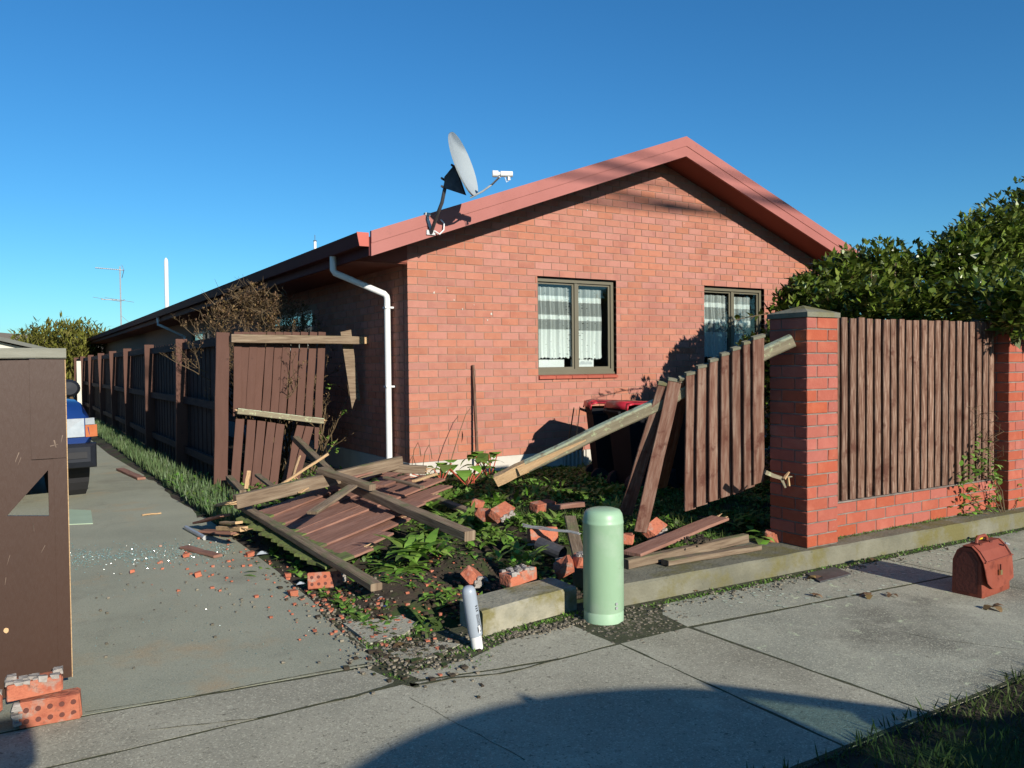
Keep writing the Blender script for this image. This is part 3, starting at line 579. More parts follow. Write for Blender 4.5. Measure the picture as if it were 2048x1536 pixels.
for wi, (a, c) in enumerate(WINS):
    f = .045; y0, y1 = .06, .11; wz0, wz1 = WZ0+.005, WZ1-.012
    wn = bpy.data.objects.new('window', None); col.objects.link(wn); wn.parent = house; wn.location = V(a, .08, wz0)-house.location
    mid = a+(c-a)*.515
    b = MB()
    for fr in ((a+.003, wz0, c-.003, wz0+f+.02), (a+.003, wz1-f, c-.003, wz1)): b.box((fr[0], y0, fr[1]), (fr[2], y1, fr[3]))
    b.box((a+.003, y0, wz0+f+.02), (a+f, y1, wz1-f)); b.box((c-f, y0, wz0+f+.02), (c-.003, y1, wz1-f))
    b.box((mid-.022, y0+.012, wz0+f+.02), (mid+.022, y1-.004, wz1-f))
    b.box((a+.003, y0-.02, wz0-.003), (c-.003, y0, wz0+.022))
    b.build('frame', 'frame', parent=wn)
    b = MB()
    for x0, x1, yy in ((a+f, mid-.022, y0+.032), (mid+.022, c-f, y0+.024)):
        s_ = .026; z0, z1 = wz0+f+.02, wz1-f
        b.box((x0, yy, z0), (x0+s_, yy+.016, z1)); b.box((x1-s_, yy, z0), (x1, yy+.016, z1)); b.box((x0+s_, yy, z0), (x1-s_, yy+.016, z0+s_)); b.box((x0+s_, yy, z1-s_), (x1-s_, yy+.016, z1))
    b.build('sash', 'frame', parent=wn)
    for x0, x1, yy in ((a+f, mid-.022, y0+.040), (mid+.022, c-f, y0+.032)):
        b = MB(); b.box((x0+.026, yy-.002, wz0+.09), (x1-.026, yy+.002, wz1-f-.026)); b.build('pane', 'glass', parent=wn)
    # room behind
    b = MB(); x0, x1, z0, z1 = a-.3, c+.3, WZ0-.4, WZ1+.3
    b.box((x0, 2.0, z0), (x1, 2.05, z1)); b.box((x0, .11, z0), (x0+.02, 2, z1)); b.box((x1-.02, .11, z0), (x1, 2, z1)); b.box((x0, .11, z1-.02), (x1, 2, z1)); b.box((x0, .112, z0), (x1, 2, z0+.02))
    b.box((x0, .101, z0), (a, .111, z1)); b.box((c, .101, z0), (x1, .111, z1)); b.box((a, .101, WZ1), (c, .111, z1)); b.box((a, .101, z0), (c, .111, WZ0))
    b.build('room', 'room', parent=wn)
    b = MB(); b.box((a, .112, WZ0-.01), (c, .26, WZ0+.012)); b.build('inner_ledge', 'white', parent=wn)
    zt = wz1-.1; zb = wz0+.205
    curtain(a+.02, mid-.075, zb, zt, .155, 'lace_curtain', wn, 0, .03)
    curtain(mid-.062, mid+.0, zb+.01, zt-.01, .165, 'lace_curtain', wn, 2)
    curtain(mid+.03, c-.13, zb-.01, zt-.01, .155, 'lace_curtain', wn, 1)
    if wi == 0:
        b = MB(); b.box((a+.06, .19, WZ0+.02), (a+.52, .24, WZ0+.19)); b.build('white_box', 'white', parent=wn)
        b = MB(); b.box((mid+.03, .19, WZ0+.02), (mid+.36, .24, WZ0+.19)); tb = b.build('white_box', 'white', parent=wn)
        b = MB()
        for k in range(16): x = mid+.05+k*.018; b.box((x, .1885, WZ0+.125), (x+.010, .1895, WZ0+.125+U(.02, .045)))
        b.build('print', mat('grey_print', [(.3, .32, .34)]), parent=wn)
    b = MB(); n = 5
    for k in range(n):
        x0 = a+(c-a)*k/n+.003; x1 = a+(c-a)*(k+1)/n-.003
        b.prism([(-.03, WZ0-.048), (.06, WZ0-.048), (.06, WZ0+.003), (-.03, WZ0-.014)], x0, x1, 'x')
    b.build('sill', 'tile', parent=wn)
# side windows
for (s0, s1, z0, z1) in SW:
    wn = bpy.data.objects.new('window', None); col.objects.link(wn); wn.parent = house; wn.location = V(0, s0, z0)-house.location
    b = MB(); f = .05
    b.box((.03, s0, z0), (.08, s1, z0+f)); b.box((.03, s0, z1-f), (.08, s1, z1))
    for y in (s0, s0+(s1-s0)*.26, s1-f): b.box((.03, y, z0+f), (.08, y+f, z1-f))
    b.build('frame', 'frame', parent=wn)
    b = MB(); b.box((.05, s0+f, z0+f), (.054, s1-f, z1-f)); b.build('pane', 'glass', parent=wn)
    b = MB(); b.box((.25, s0+.1, z0-.2), (.26, s1-.1, z1+.2)); b.build('net_curtain', mat('grey_net', [(.35, .38, .42)]), parent=wn)

# ---- satellite dish on the barge board
dish = thing('satellite_dish', (.04, -OH-.02, 2.86), 'grey satellite dish on a bent pole fixed to the barge board', 'satellite dish')
pc = XP(917, 333, .17)
nrm = V(.666*.95, -.746*.95, .30).normalized()
side = nrm.cross(V(0, 0, 1)).normalized(); upd = side.cross(nrm).normalized()
bmx = Matrix((side, upd, nrm)).transposed()
def dishmesh(off, dep, flip):
    b = MB(); n = 32; rings = 7; W_, H_ = .295, .33
    for j in range(rings):
        for k in range(n):
            def P(jj, kk):
                r_ = jj/rings; t = 2*math.pi*kk/n
                return pc+bmx @ V(W_*r_*math.cos(t), H_*r_*math.sin(t), dep*r_*r_+off)
            b.face([P(j, k), P(j+1, k), P(j+1, k+1), P(j, k+1)])
    for k in range(n):
        t0, t1 = 2*math.pi*k/n, 2*math.pi*(k+1)/n
        P = lambda t, z, e: pc+bmx @ V((W_+e)*math.cos(t), (H_+e)*math.sin(t), z)
        b.face([P(t0, dep+off, 0), P(t0, dep+off+.004, .010), P(t1, dep+off+.004, .010), P(t1, dep+off, 0)])
        b.face([P(t0, dep+off+.004, .010), P(t0, dep+off-.012, .010), P(t1, dep+off-.012, .010), P(t1, dep+off+.004, .010)])
        b.face([P(t0, dep+off-.012, .010), P(t0, dep+off-.004, 0), P(t1, dep+off-.004, 0), P(t1, dep+off-.012, .010)])
    return b
mb = dishmesh(0, .06, 0); o = mb.build('reflector', 'steel', parent=dish, smooth=True)
foot = YP(862, 462, -OH-.03); knee = YP(884, 405, pc.y+.1); top = YP(892, 365, pc.y+.05); back = pc-nrm*.06-upd*.12
b = MB(); b.tube([foot+V(0, 0, -.02), foot+(knee-foot)*.5, knee, top, YP(896, 350, pc.y+.04)], .019, 10); b.build('pole', 'darksteel', parent=dish, smooth=True)
b = MB(); bb = pc-nrm*.02
for sx in (-.03, .03):
    p = [bb-upd*.30+side*sx, bb+upd*.02+side*sx-nrm*.01, top+side*sx*.6+V(-.01, 0, .05), top+side*sx*.6+V(-.01, 0, -.06)]
    b.solid(p+[x+side*.006 for x in p], [(0, 1, 2, 3), (7, 6, 5, 4), (0, 4, 5, 1), (1, 5, 6, 2), (2, 6, 7, 3), (3, 7, 4, 0)])
b.tube([top+side*-.05+V(-.03, 0, .03), top+side*.05+V(-.03, 0, .03)], .012, 6); b.tube([top+side*-.05+V(-.03, 0, -.05), top+side*.05+V(-.03, 0, -.05)], .012, 6)
b.tube([bb+side*.12-nrm*.01, bb-side*.12-nrm*.01], .012, 6)
b.build('bracket', 'darksteel', parent=dish)
b = MB(); b.box(foot-V(.05, .0, .04), foot+V(.05, .035, .01)); b.box(foot+V(-.06, 0, .16), foot+V(.0, .05, .19)); b.beam(foot+V(-.04, .02, .17), foot+V(0, 0, .02), .02, .03); b.build('foot_plate', 'galv', parent=dish)
lnb = XP(1003, 348, .46); arm0 = pc-upd*.345+nrm*.05; kn = XP(985, 368, .44)
b = MB(); b.tube([arm0-nrm*.03, arm0+(kn-arm0)*.5+V(0, 0, -.01), kn, lnb+V(-.02, 0, -.03)], .010, 8); b.build('feed_arm', 'galv', parent=dish, smooth=True)
fd = (pc-lnb).normalized()
hor = V(.92, -.4, 0).normalized()
b = MB(); b.tube([lnb-hor*.09, lnb-hor*.035], .034, 12); b.tube([lnb-hor*.035, lnb-hor*.01], .02, 10); b.tube([lnb-hor*.01, lnb+hor*.11], .03, 12); b.box(lnb+hor*.07-V(.012, .012, .06), lnb+hor*.07+V(.012, .012, 0)); b.build('receiver', 'white', parent=dish, smooth=True)
b = MB(); cp = [foot+V(.04, -.01, 0), foot+V(.09, -.02, -.03), foot+V(.14, -.02, .02), foot+V(.15, -.01, .09), foot+V(.12, .01, .13)]; b.tube(cp, .008, 6); b.tube([lnb+hor*.03-V(0, 0, .02), lnb+hor*.05-V(0, 0, .08), lnb+hor*.09-V(0, 0, .05)], .004, 5); b.build('cable', 'white', parent=dish, smooth=True)

# ================================================================== BRICK PIERS, LOW WALL, BATTEN PANEL
def pier(x0, y0, label):
    W_, D_, z0, n = .335, .335, .13, 19
    t = thing('brick_pier', (x0+W_/2, y0+D_/2, z0), label, 'brick pier', 'brick piers on the kerb')
    b = MB(); q = .007; b.box((x0+q, y0+q, z0-.01), (x0+W_-q, y0+D_-q, z0+n*C-.003)); b.build('mortar', 'pmortar', parent=t)
    st = bevelbox_mesh('brick', .222, .105, .076, .004, 'pbrick', .0012); hd = bevelbox_mesh('brick', .103, .105, .076, .004, 'pbrick', .0012)
    for r in range(n):
        z = z0+r*C+.038+.005
        # pinwheel: each face shows a stretcher and a header, swapping course by course
        fl = r % 2
        cx, cy = x0+W_/2, y0+D_/2; h = W_/2-.0525
        for k in range(4):
            a = k*math.pi/2
            off = (W_/2-.111)*(-1 if fl else 1)
            p = V(off, -h, 0); c_, s_ = math.cos(a), math.sin(a)
            inst('brick', st, (cx+p.x*c_-p.y*s_, cy+p.x*s_+p.y*c_, z), t, (0, 0, a+U(-.004, .004)))
    b = MB(); e = .012; zc = z0+n*C-.002; a0, a1, b0, b1 = x0-e, x0+W_+e, y0-e, y0+D_+e; m_ = V((a0+a1)/2, (b0+b1)/2, zc+.095)
    P = [V(a0, b0, zc), V(a1, b0, zc), V(a1, b1, zc), V(a0, b1, zc), V(a0, b0, zc+.034), V(a1, b0, zc+.034), V(a1, b1, zc+.034), V(a0, b1, zc+.034), m_]
    b.solid(P, [(3, 2, 1, 0), (0, 1, 5, 4), (1, 2, 6, 5), (2, 3, 7, 6), (3, 0, 4, 7), (4, 5, 8), (5, 6, 8), (6, 7, 8), (7, 4, 8)]); b.build('concrete_cap', 'kerb', parent=t)
    return t
pier(1.008, -4.49, 'square red brick pier with grey pyramid cap beside the broken fence')
pier(3.665, -4.49, 'brick pier at the right edge partly under the hedge')
def lowwall(x0, x1, y, label):
    t = thing('low_brick_wall', ((x0+x1)/2, y, .13), label, 'wall', 'low brick walls')
    b = MB(); b.box((x0, y+.006, .12), (x1, y+.10, .13+3*C-.004)); b.build('mortar', 'pmortar', parent=t)
    me = {}
    for r in range(3):
        for a, c in course(x0, x1, 0 if r % 2 else BL/2):
            k = round(c-a, 3)
            if k not in me: me[k] = bevelbox_mesh('brick', k, .102, .076, .003, 'pbrick', .0008)
            inst('brick', me[k], ((a+c)/2, y+.051, .13+r*C+.043), t)
    b = MB(); b.box((x0, y-.004, .13+3*C+.001), (x1, y+.1, .13+3*C+.010)); b.build('mortar_top', 'pmortar', parent=t)
lowwall(1.345, 3.663, -4.385, 'three-course low brick wall under the intact batten fence')
lowwall(4.02, 6.4, -4.31, 'low brick wall right of the edge pier')
def battens(x0, x1, y, label):
    t = thing('batten_fence', ((x0+x1)/2, y, .39), label, 'fence', 'batten fences on low walls')
    for z in (.62, 1.55): b = MB(); b.beam((x0, y+.085, z), (x1, y+.085, z), .05, .09); b.build('rail', 'railwood', parent=t)
    x = x0+.03; k = 0
    while x < x1-.02:
        wd = U(.060, .074); b = MB(); z1 = 1.775+U(-.008, .006); dx = U(-.006, .006); jy = U(-.003, .004)
        b.beam((x+dx, y+.012+jy, .402), (x-dx, y+.012+jy, z1), wd, .026, upv=(0, -1, 0), cham=.006, seg=4, wob=.002)
        b.build('batten', 'batten', parent=t); x += .101+U(-.004, .004); k += 1
    b = MB(); b.box((x0, y+.045, .40), (x1, y+.058, 1.74)); b.build('backing_board', 'railwood', parent=t)
battens(1.345, 3.66, -4.38, 'upright fence of many narrow weathered brown battens between the two piers')

# ================================================================== SIDE FENCE along the driveway
fence = thing('side_fence', (-1.7, 10, 0), 'long brown paling fence seen from its post side along the driveway', 'fence')
posts = [1.35, 3.75, 6.8, 9.8, 12.5, 15.3, 18.4, 21.4, 24.4]
for i, y in enumerate(posts):
    lean = [0, .02, .0, -.02, -.05, -.045, -.02, 0, 0][i]
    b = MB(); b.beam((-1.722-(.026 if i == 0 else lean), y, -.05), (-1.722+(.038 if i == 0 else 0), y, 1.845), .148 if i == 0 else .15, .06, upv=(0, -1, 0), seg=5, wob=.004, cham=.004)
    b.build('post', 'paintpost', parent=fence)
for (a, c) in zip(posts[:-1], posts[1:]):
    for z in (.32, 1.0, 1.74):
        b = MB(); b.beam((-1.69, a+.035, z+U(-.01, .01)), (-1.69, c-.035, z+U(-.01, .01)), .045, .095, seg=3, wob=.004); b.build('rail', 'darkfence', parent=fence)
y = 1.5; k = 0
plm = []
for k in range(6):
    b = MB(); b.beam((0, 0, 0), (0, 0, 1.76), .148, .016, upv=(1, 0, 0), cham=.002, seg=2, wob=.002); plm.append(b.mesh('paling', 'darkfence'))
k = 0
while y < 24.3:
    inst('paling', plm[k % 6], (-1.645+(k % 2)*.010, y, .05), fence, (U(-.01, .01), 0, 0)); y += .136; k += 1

# splintered end: thin wedges of fresh wood
def splinters(p, d, n=5, ln=.12, wd=.045, parent=None, name='split_end'):
    b = MB(); d = Vector(d).normalized(); sd = d.cross(V(0, 0, 1)).normalized(); uu = sd.cross(d)
    for k in range(n):
        o = Vector(p)+sd*U(-wd, wd)*.8+uu*U(-.5, .5)*wd-d*ln*.3
        b.beam(o, o+d*ln*U(.5, 1.1)+sd*U(-.02, .02)+uu*U(-.015, .015), U(.014, .028), U(.008, .02), taper=.15)
    return b.build(name, 'fresh', parent=parent)

# ---- broken section still hanging at the corner post
bs = thing('broken_fence_section', (-1.0, 1.3, 0), 'bent end section of paling fence hanging from the corner post, lower palings snapped', 'fence')
YB = 1.30
A, B_ = V(-1.62, YB-.06, 1.775), YP(716, 681, YB-.09)
b = MB(); b.beam(A, B_, .09, .095, seg=6, wob=.003, cham=.005); rl = b.build('rail', 'railwood', parent=bs)
b = MB(); e = YP(737, 681, YB-.09); b.beam(B_, e, .088, .093, taper=.8); b.build('split_end', 'fresh', parent=rl)
A2, B2 = YP(474, 822, YB-.08), YP(646, 842, YB-.09)
b = MB(); b.beam(A2, B2, .075, .065, seg=5, wob=.003, cham=.005); rl2 = b.build('rail', 'lichen', parent=bs); splinters(B2, B2-A2, 5, .07, .03, rl2); splinters(A2, A2-B2, 4, .05, .03, rl2)
tops = [470, 486, 502, 518, 536, 553, 569, 586, 603, 621, 638]
bots = [(468, 824), (478, 822), (493, 824), (507, 826), (524, 829), (541, 830), (557, 832), (575, 834), (592, 836), (610, 838), (630, 840)]
for i in range(11):
    p = YP(tops[i]+6, 664, YB+.02+(i % 2)*.012); q = YP(bots[i][0]+6, bots[i][1]+8, YB+.02+(i % 2)*.012)
    b = MB(); b.beam(q, p, .091, .016, upv=(0, -1, 0), seg=3, wob=.003, cham=.002); b.build('paling', 'paintpost', parent=bs)
low = [((480, 838), (470, 968)), ((503, 840), (492, 985)), ((523, 842), (509, 988)), ((543, 845), (527, 978)), ((561, 848), (546, 975)), ((603, 846), (570, 968)), ((620, 850), (590, 960))]
for i, (a, c) in enumerate(low):
    p = YP(a[0], a[1], YB+.03); q = YP(c[0], c[1], YB-.04-(.05 if i > 1 else 0)); b = MB(); b.beam(q, p, .098 if i != 5 else .095, .016, upv=(0, -1, 0), seg=3, wob=.002, cham=.002); pl = b.build('paling', 'paintpost', parent=bs)
    if i in (5, 6): splinters(q, q-p, 3, .09, .03, pl)
b = MB(); b.beam(YP(634, 846, YB+.03), YP(632, 898, YB+.0), .06, .014, upv=(0, -1, 0), taper=.7); b.build('paling', 'paintpost', parent=bs)
# one snapped paling swinging below the rail end
b = MB(); p0, p1 = YP(692, 664, YB+.03), YP(711, 812, YB+.0); d = (p1-p0).normalized(); sx = V(1, 0, .0)
L_ = [p0-sx*.07, p0+sx*.065+V(0, 0, .03), p1+sx*.065+V(0, 0, .06), p1+sx*.0+V(0, 0, .085), p1-sx*.045+V(0, 0, -.035)]
b.solid(L_+[q+V(0, .016, 0) for q in L_], [(0, 4, 3, 2, 1), (5, 6, 7, 8, 9), (0, 1, 6, 5), (1, 2, 7, 6), (2, 3, 8, 7), (3, 4, 9, 8), (4, 0, 5, 9)])
b.build('hanging_paling', 'railwood', **tagd('single snapped fence paling dangling from the top rail end', 'plank'))

# ================================================================== FALLEN PANEL flat on the garden
fp2 = thing('fallen_fence_panel', (-1.3, -1.8, .2), 'section of brown paling fence lying flat across the driveway edge and garden', 'fence panel')
NP = 14
for i in range(NP):
    t = i/(NP-1)
    m0 = (484+(642-484)*t, 1040+(1136-1040)*t)         # mossy feet near the driveway
    f0 = [(735, 947), (762, 945), (790, 944), (818, 945), (842, 946), (862, 951), (880, 958), (892, 972), (868, 990), (838, 1006), (822, 1022), (806, 1038), (772, 1066), (738, 1098)][i]
    zm = .19-.07*t; zf = .40-.12*t-(.08 if i > 9 else 0)+(.03 if i in (5, 6) else 0)
    p, q = G(*m0, zm), G(*f0, zf)
    d = (q-p); ln = d.length; d.normalize()
    if ln > 2.0: q = p+d*2.0
    k = .21/ln                                     # the first part of each paling is mossy
    s1 = p+(q-p)*k; wd = .152; o = V(0, 0, U(-.006, .006)+(i % 2)*.006)
    b = MB(); b.beam(s1+o, q+o, wd, .017, seg=4, wob=.003, cham=.003); pl = b.build('paling', 'wood', parent=fp2)
    b = MB(); b.beam(p+o, s1+o, wd+.002, .019, seg=3, wob=.004, cham=.003); b.build('mossy_foot', 'mossy', parent=pl)
    if i in (8, 11, 13): splinters(q, q-p, 4, .08, .04, pl)
ra, rb = G(478, 1008, .28), G(753, 1174, .15)
b = MB(); b.beam(ra, rb, .075, .045, seg=8, wob=.003, cham=.006); b.build('rail', 'railwood', parent=fp2)
ra, rb = G(640, 946, .46), G(940, 1072, .27)
b = MB(); b.beam(ra, rb, .09, .07, seg=8, wob=.004, cham=.006); b.build('rail', 'railwood', parent=fp2)

def plank(name, A, B, w_, h_, mt, label, cat='plank', group=None, upv=(0, 0, 1), seg=4, s0=0, s1=0, cham=.004, wob=.003):
    A, B = Vector(A), Vector(B); t = thing(name, (A+B)/2, label, cat, group)
    b = MB(); b.beam(A, B, w_, h_, upv=upv, seg=seg, wob=wob, cham=cham); b.build('board', mt, parent=t)
    if s0: splinters(A, A-B, s0, .13, w_*.45, t)
    if s1: splinters(B, B-A, s1, .13, w_*.45, t)
    return t
plank('fallen_rail', G(470, 1004, .38), G(802, 924, .55), .06, .11, 'railwood', 'long mossy rail lying across the top of the fallen panel', 'rail', s0=7, seg=8)
plank('fallen_rail', G(592, 878, .62), G(672, 957, .38), .07, .07, 'railwood', 'short grey rail leaning down behind the fallen panel', 'rail', seg=5)
plank('fallen_rail', G(640, 940, .55), G(745, 975, .46), .07, .05, 'railwood', 'stub of dark rail under the long mossy rail', 'rail')
plank('fallen_rail', G(770, 935, .50), G(852, 940, .48), .07, .075, 'railwood', 'dark rail stub with pale sawn end at the far corner of the fallen panel', 'rail', s1=5)
plank('fallen_rail', G(850, 990, .26), G(975, 1035, .18), .08, .04, 'railwood', 'dark board half buried in weeds right of the fallen panel', 'board')
plank('loose_board', G(624, 1026, .40), G(705, 972, .50), .085, .02, 'railwood', 'short grey board lying loose on the fallen palings', 'board')
plank('loose_board', G(760, 972, .44), G(812, 953, .46), .09, .02, 'wood', 'short brown board raised on the far end of the fallen palings', 'board')
plank('loose_board', G(828, 962, .46), G(872, 948, .46), .04, .02, 'fresh', 'splinter of pale wood at the far right of the fallen panel', 'board')
plank('wood_splinter', G(558, 972, .34), G(656, 908, .60), .028, .022, 'fresh', 'long thin pale splinter sticking up behind the mossy rail', 'splinter')
plank('wood_splinter', G(545, 973, .36), G(622, 958, .42), .03, .02, 'fresh', 'pale splinter flat behind the mossy rail', 'splinter')
plank('wood_splinter', G(583, 965, .36), G(600, 912, .55), .02, .015, 'fresh', 'thin upright pale splinter leaning on the broken palings', 'splinter')
plank('wood_splinter', G(492, 978, .30), G(498, 942, .46), .035, .025, 'fresh', 'short upright pale splinter beside the corner post', 'splinter')
plank('wood_splinter', G(458, 955, .22), G(486, 985, .15), .07, .05, 'railwood', 'stub of grey rail leaning at the foot of the corner post', 'rail')
plank('wood_splinter', G(440, 1056, .16), G(488, 1058, .20), .07, .035, 'fresh', 'split block of pale wood under the corner of the fallen panel', 'splinter', s1=3)
plank('wood_splinter', G(446, 1045, .20), G(478, 1045, .26), .06, .02, 'fresh', 'brown-backed split wood above the pale block', 'splinter')
plank('wood_splinter', G(395, 1045, .06), G(450, 1030, .22), .09, .02, 'wood', 'reddish board fragment tipped on the driveway edge', 'board')
plank('wood_splinter', G(368, 1094, .015), G(436, 1112, .015), .075, .02, 'wood', 'brown board fragment flat on the driveway by the glass crumbs', 'board')
plank('wood_splinter', G(240, 938, .02), G(283, 957, .02), .10, .03, 'wood', 'short reddish board on the driveway edge near the daffodils', 'board')
plank('wood_splinter', G(284, 1030, .01), G(322, 1026, .01), .035, .012, 'fresh', 'small pale splinter alone on the driveway', 'splinter')
plank('wood_splinter', G(405, 1062, .03), G(470, 1066, .05), .09, .02, 'wood', 'cracked brown board end under the split pale block', 'board', s1=3)
plank('wood_splinter', G(430, 1012, .10), G(470, 1003, .34), .05, .03, 'fresh', 'torn pale end poking out left of the front rail corner', 'splinter', s0=4)
plank('wood_splinter', G(515, 950, .30), G(560, 985, .26), .06, .03, 'railwood', 'grey stub lying at the feet of the hanging palings', 'rail')
plank('wood_splinter', G(600, 985, .40), G(640, 960, .46), .04, .012, 'fresh', 'thin pale sliver resting on the mossy rail', 'splinter')
plank('wood_splinter', G(700, 955, .47), G(760, 938, .50), .10, .018, 'wood', 'pinkish paling end beyond the mossy rail', 'board')
plank('wood_splinter', G(770, 955, .47), G(845, 975, .43), .05, .02, 'railwood', 'thin grey lath across the far palings', 'lath')
# front right: boards behind the kerb
plank('fallen_board', G(1252, 1112, .17), G(1345, 1070, .17), .12, .02, 'wood', 'brown paling end beside the pillar, under the broad board', 'board')
plank('fallen_board', G(1262, 1108, .20), G(1440, 1036, .27), .15, .022, 'wood', 'broad weathered board with torn right end behind the kerb', 'board', s1=4)
plank('fallen_board', G(1252, 1128, .16), G(1492, 1076, .20), .055, .06, 'railwood', 'long squared rail lying on the kerb edge', 'rail', seg=6)
plank('fallen_board', G(1330, 1125, .155), G(1516, 1094, .15), .07, .035, 'railwood', 'thin rail with whitish end lying flat on the kerb', 'rail', seg=6)
plank('fallen_board', G(1140, 1035, .28), G(1160, 1122, .14), .085, .03, 'railwood', 'short grey board standing among bricks left of the green pillar', 'board')
plank('fallen_board', G(1095, 1016, .20), G(1170, 1008, .24), .07, .04, 'wood', 'brown board end in the weeds behind the green pillar', 'board')

# ---- lichen-covered rail with palings, knocked back behind the pier
rp = thing('broken_street_panel', (.9, -4.1, .2), 'leaning row of worn palings nailed to a sloping lichen-grey rail beside the brick pier', 'fence panel')
Rr, Lr = V(.965, -4.40, 1.60), G(992, 961, .58)
def onrail(px):
    lo, hi = 0.0, 1.0
    for _ in range(30):
        t = (lo+hi)/2; P = Lr+(Rr-Lr)*t; dd = P-CAM; x = 1024+FPX*dd.dot(rt)/dd.dot(fw)
        if x < px: lo = t
        else: hi = t
    return Lr+(Rr-Lr)*lo
b = MB(); b.beam(Lr+(Rr-Lr)*.11, Rr, .085, .085, upv=(-.25, -.1, 1), seg=12, wob=.004, cham=.012); rl = b.build('rail', 'lichen', parent=rp)
b = MB(); b.beam(Lr, Lr+(Rr-Lr)*.11, .08, .08, upv=(-.25, -.1, 1), seg=3, wob=.006); b.build('split_end', 'fresh', parent=rl)
b = MB(); dR = (Rr-Lr).normalized(); o = V(-.028, -.035, -.012); b.beam(Lr+dR*.2+o, Lr+dR*.75+o, .035, .06, taper=.2, seg=3, wob=.004); b.build('split_face', 'fresh', parent=rl)
tp = [(1384, 741), (1401, 729), (1419, 722), (1440, 707), (1462, 696), (1483, 686), (1504, 676)]
tp = [(1383, 745), (1406, 731), (1430, 718), (1453, 706), (1475, 695), (1497, 683), (1516, 673)]
bt = [(1380, 1019), (1403, 1010), (1428, 1000), (1452, 992), (1476, 985), (1498, 975), (1517, 965)]
bx = [.90, .93, .95, .965, .975, .985, .99]
for i in range(7):
    R0 = onrail(tp[i][0]); p = YP(tp[i][0], tp[i][1], R0.y-.07); q = YP(bt[i][0], bt[i][1], R0.y+.18)
    b = MB(); b.beam(q, p, .098, .018, upv=V(-.2, -1, .1), seg=4, wob=.003, cham=.003); pl = b.build('paling', 'paling', parent=rp)
    d = (p-q).normalized(); b = MB(); b.beam(p-d*.012, p+d*.008, .104, .032, upv=V(-.2, -1, .1)); b.build('weathered_top', 'kerb', parent=pl)
for (a, c, xx, yy, lab) in (((1330, 767), (1251, 1028), 0, -3.35, 'leftmost worn paling leaning in front of the bins'), ((1350, 759), (1281, 1063), 0, -3.5, 'second worn paling leaning beside the leftmost one'), ((1372, 755), (1322, 975), 0, -3.42, 'third worn paling crossing behind the second leaning one')):
    q = G(c[0], c[1], .30) if c[1] > 1000 else YP(c[0], c[1], -3.35); p = YP(a[0], a[1], onrail(a[0]).y-.06)
    if c[1] > 1050: q = G(c[0], c[1], .20)
    t = thing('leaning_paling', q, lab, 'paling', 'palings leaning left of the broken panel')
    b = MB(); b.beam(q, p, .10, .018, upv=V(-.4, -1, .2), seg=4, wob=.003, cham=.003); b.build('board', 'paling', parent=t)
    d = (p-q).normalized(); b = MB(); b.beam(p-d*.012, p+d*.008, .106, .032, upv=V(-.4, -1, .2)); b.build('weathered_top', 'kerb', parent=t)
# broken rail bracket on the pier
t = thing('broken_rail_stub', (.95, -4.3, .6), 'torn stub of fence rail with a pale splinter beside the pier', 'rail')
b = MB(); p, q = YP(1530, 944, -4.33), YP(1562, 956, -4.38); b.beam(p, q, .03, .03, taper=.8, seg=2, wob=.003); b.beam(q, YP(1571, 975, -4.4), .03, .02, taper=.7); b.beam(q, YP(1584, 953, -4.4), .014, .012, taper=.5); b.build('stub', 'lichen', parent=t)
b = MB(); b.beam(YP(1568, 958, -4.41), YP(1578, 944, -4.41), .022, .012, taper=.6); b.beam(YP(1576, 955, -4.41), YP(1578, 972, -4.41), .014, .012); b.build('split_end', 'fresh', parent=t)

# ================================================================== LEFT GATE
gt = thing('driveway_gate', (-3.9, -4.24, .1), 'tall brown painted gate panel with a torn triangular hole at the left edge', 'gate')
YG = -4.24; zt = 1.495
hole = [YP(14, 1032, YG), YP(96, 940, YG), YP(96, 1032, YG)]
xr0 = YP(118, 900, YG).x
b = MB(); xl = -4.9; xr = YP(134, 900, YG).x-.052; zb = .06
h0, h1, h2 = [(p.x, p.z) for p in hole]
y0, y1 = YG, YG+.018
b.prism([(xl, zb), (xr, zb), (xr, h2[1]), (h2[0], h2[1]), (h0[0], h0[1]), (xl, h0[1])], y0, y1, 'y')
b.prism([(xl, h0[1]), (h0[0], h0[1]), (h1[0], h1[1]), (h1[0], zt), (xl, zt)], y0, y1, 'y')
b.prism([(h1[0], h2[1]), (xr, h2[1]), (xr, zt), (h1[0], zt)], y0, y1, 'y')
b.build('panel', 'gatepaint', parent=gt)
b = MB(); xs = YP(60, 800, YG).x; b.prism([(xs, h1[1]+.05), (xr+.05, h1[1]+.05), (xr+.05, zt), (xs, zt)], YG-.010, YG-.001, 'y'); b.build('overlap_board', 'gatepaint', parent=gt)
b = MB(); b.box((xr+.0, YG-.004, .10), (xr+.052, YG+.05, zt)); b.build('edge_post', 'gatepaint', parent=gt)
b = MB(); b.box((xr+.0505, YG-.006, .10), (xr+.054, YG+.02, zt)); b.build('bare_edge', 'fresh', parent=gt)
b = MB()
for (x0_, y0_, x1_, y1_, w_) in ((38, 905, 30, 925, .004), (42, 915, 36, 930, .002), (108, 880, 112, 895, .006), (100, 892, 116, 888, .004), (66, 1045, 68, 1062, .003), (12, 1155, 10, 1170, .002), (90, 1090, 82, 1105, .002), (20, 1110, 14, 1130, .0015), (125, 870, 122, 884, .003)):
    p_, q_ = YP(x0_, y0_, YG-.0015), YP(x1_, y1_, YG-.0015); n_ = V((q_-p_).z, 0, -(q_-p_).x).normalized()*w_/2; f_ = [p_-n_, q_-n_*.3, q_+n_*.3, p_+n_]
    b.face([c_+V(0, -.010 if c_.x > xs else 0, 0) for c_ in f_])
M['bare'] = mat('bare_scratch', [(.17, .125, .095)], rough=.9)
b.build('scratches', 'bare', parent=gt)
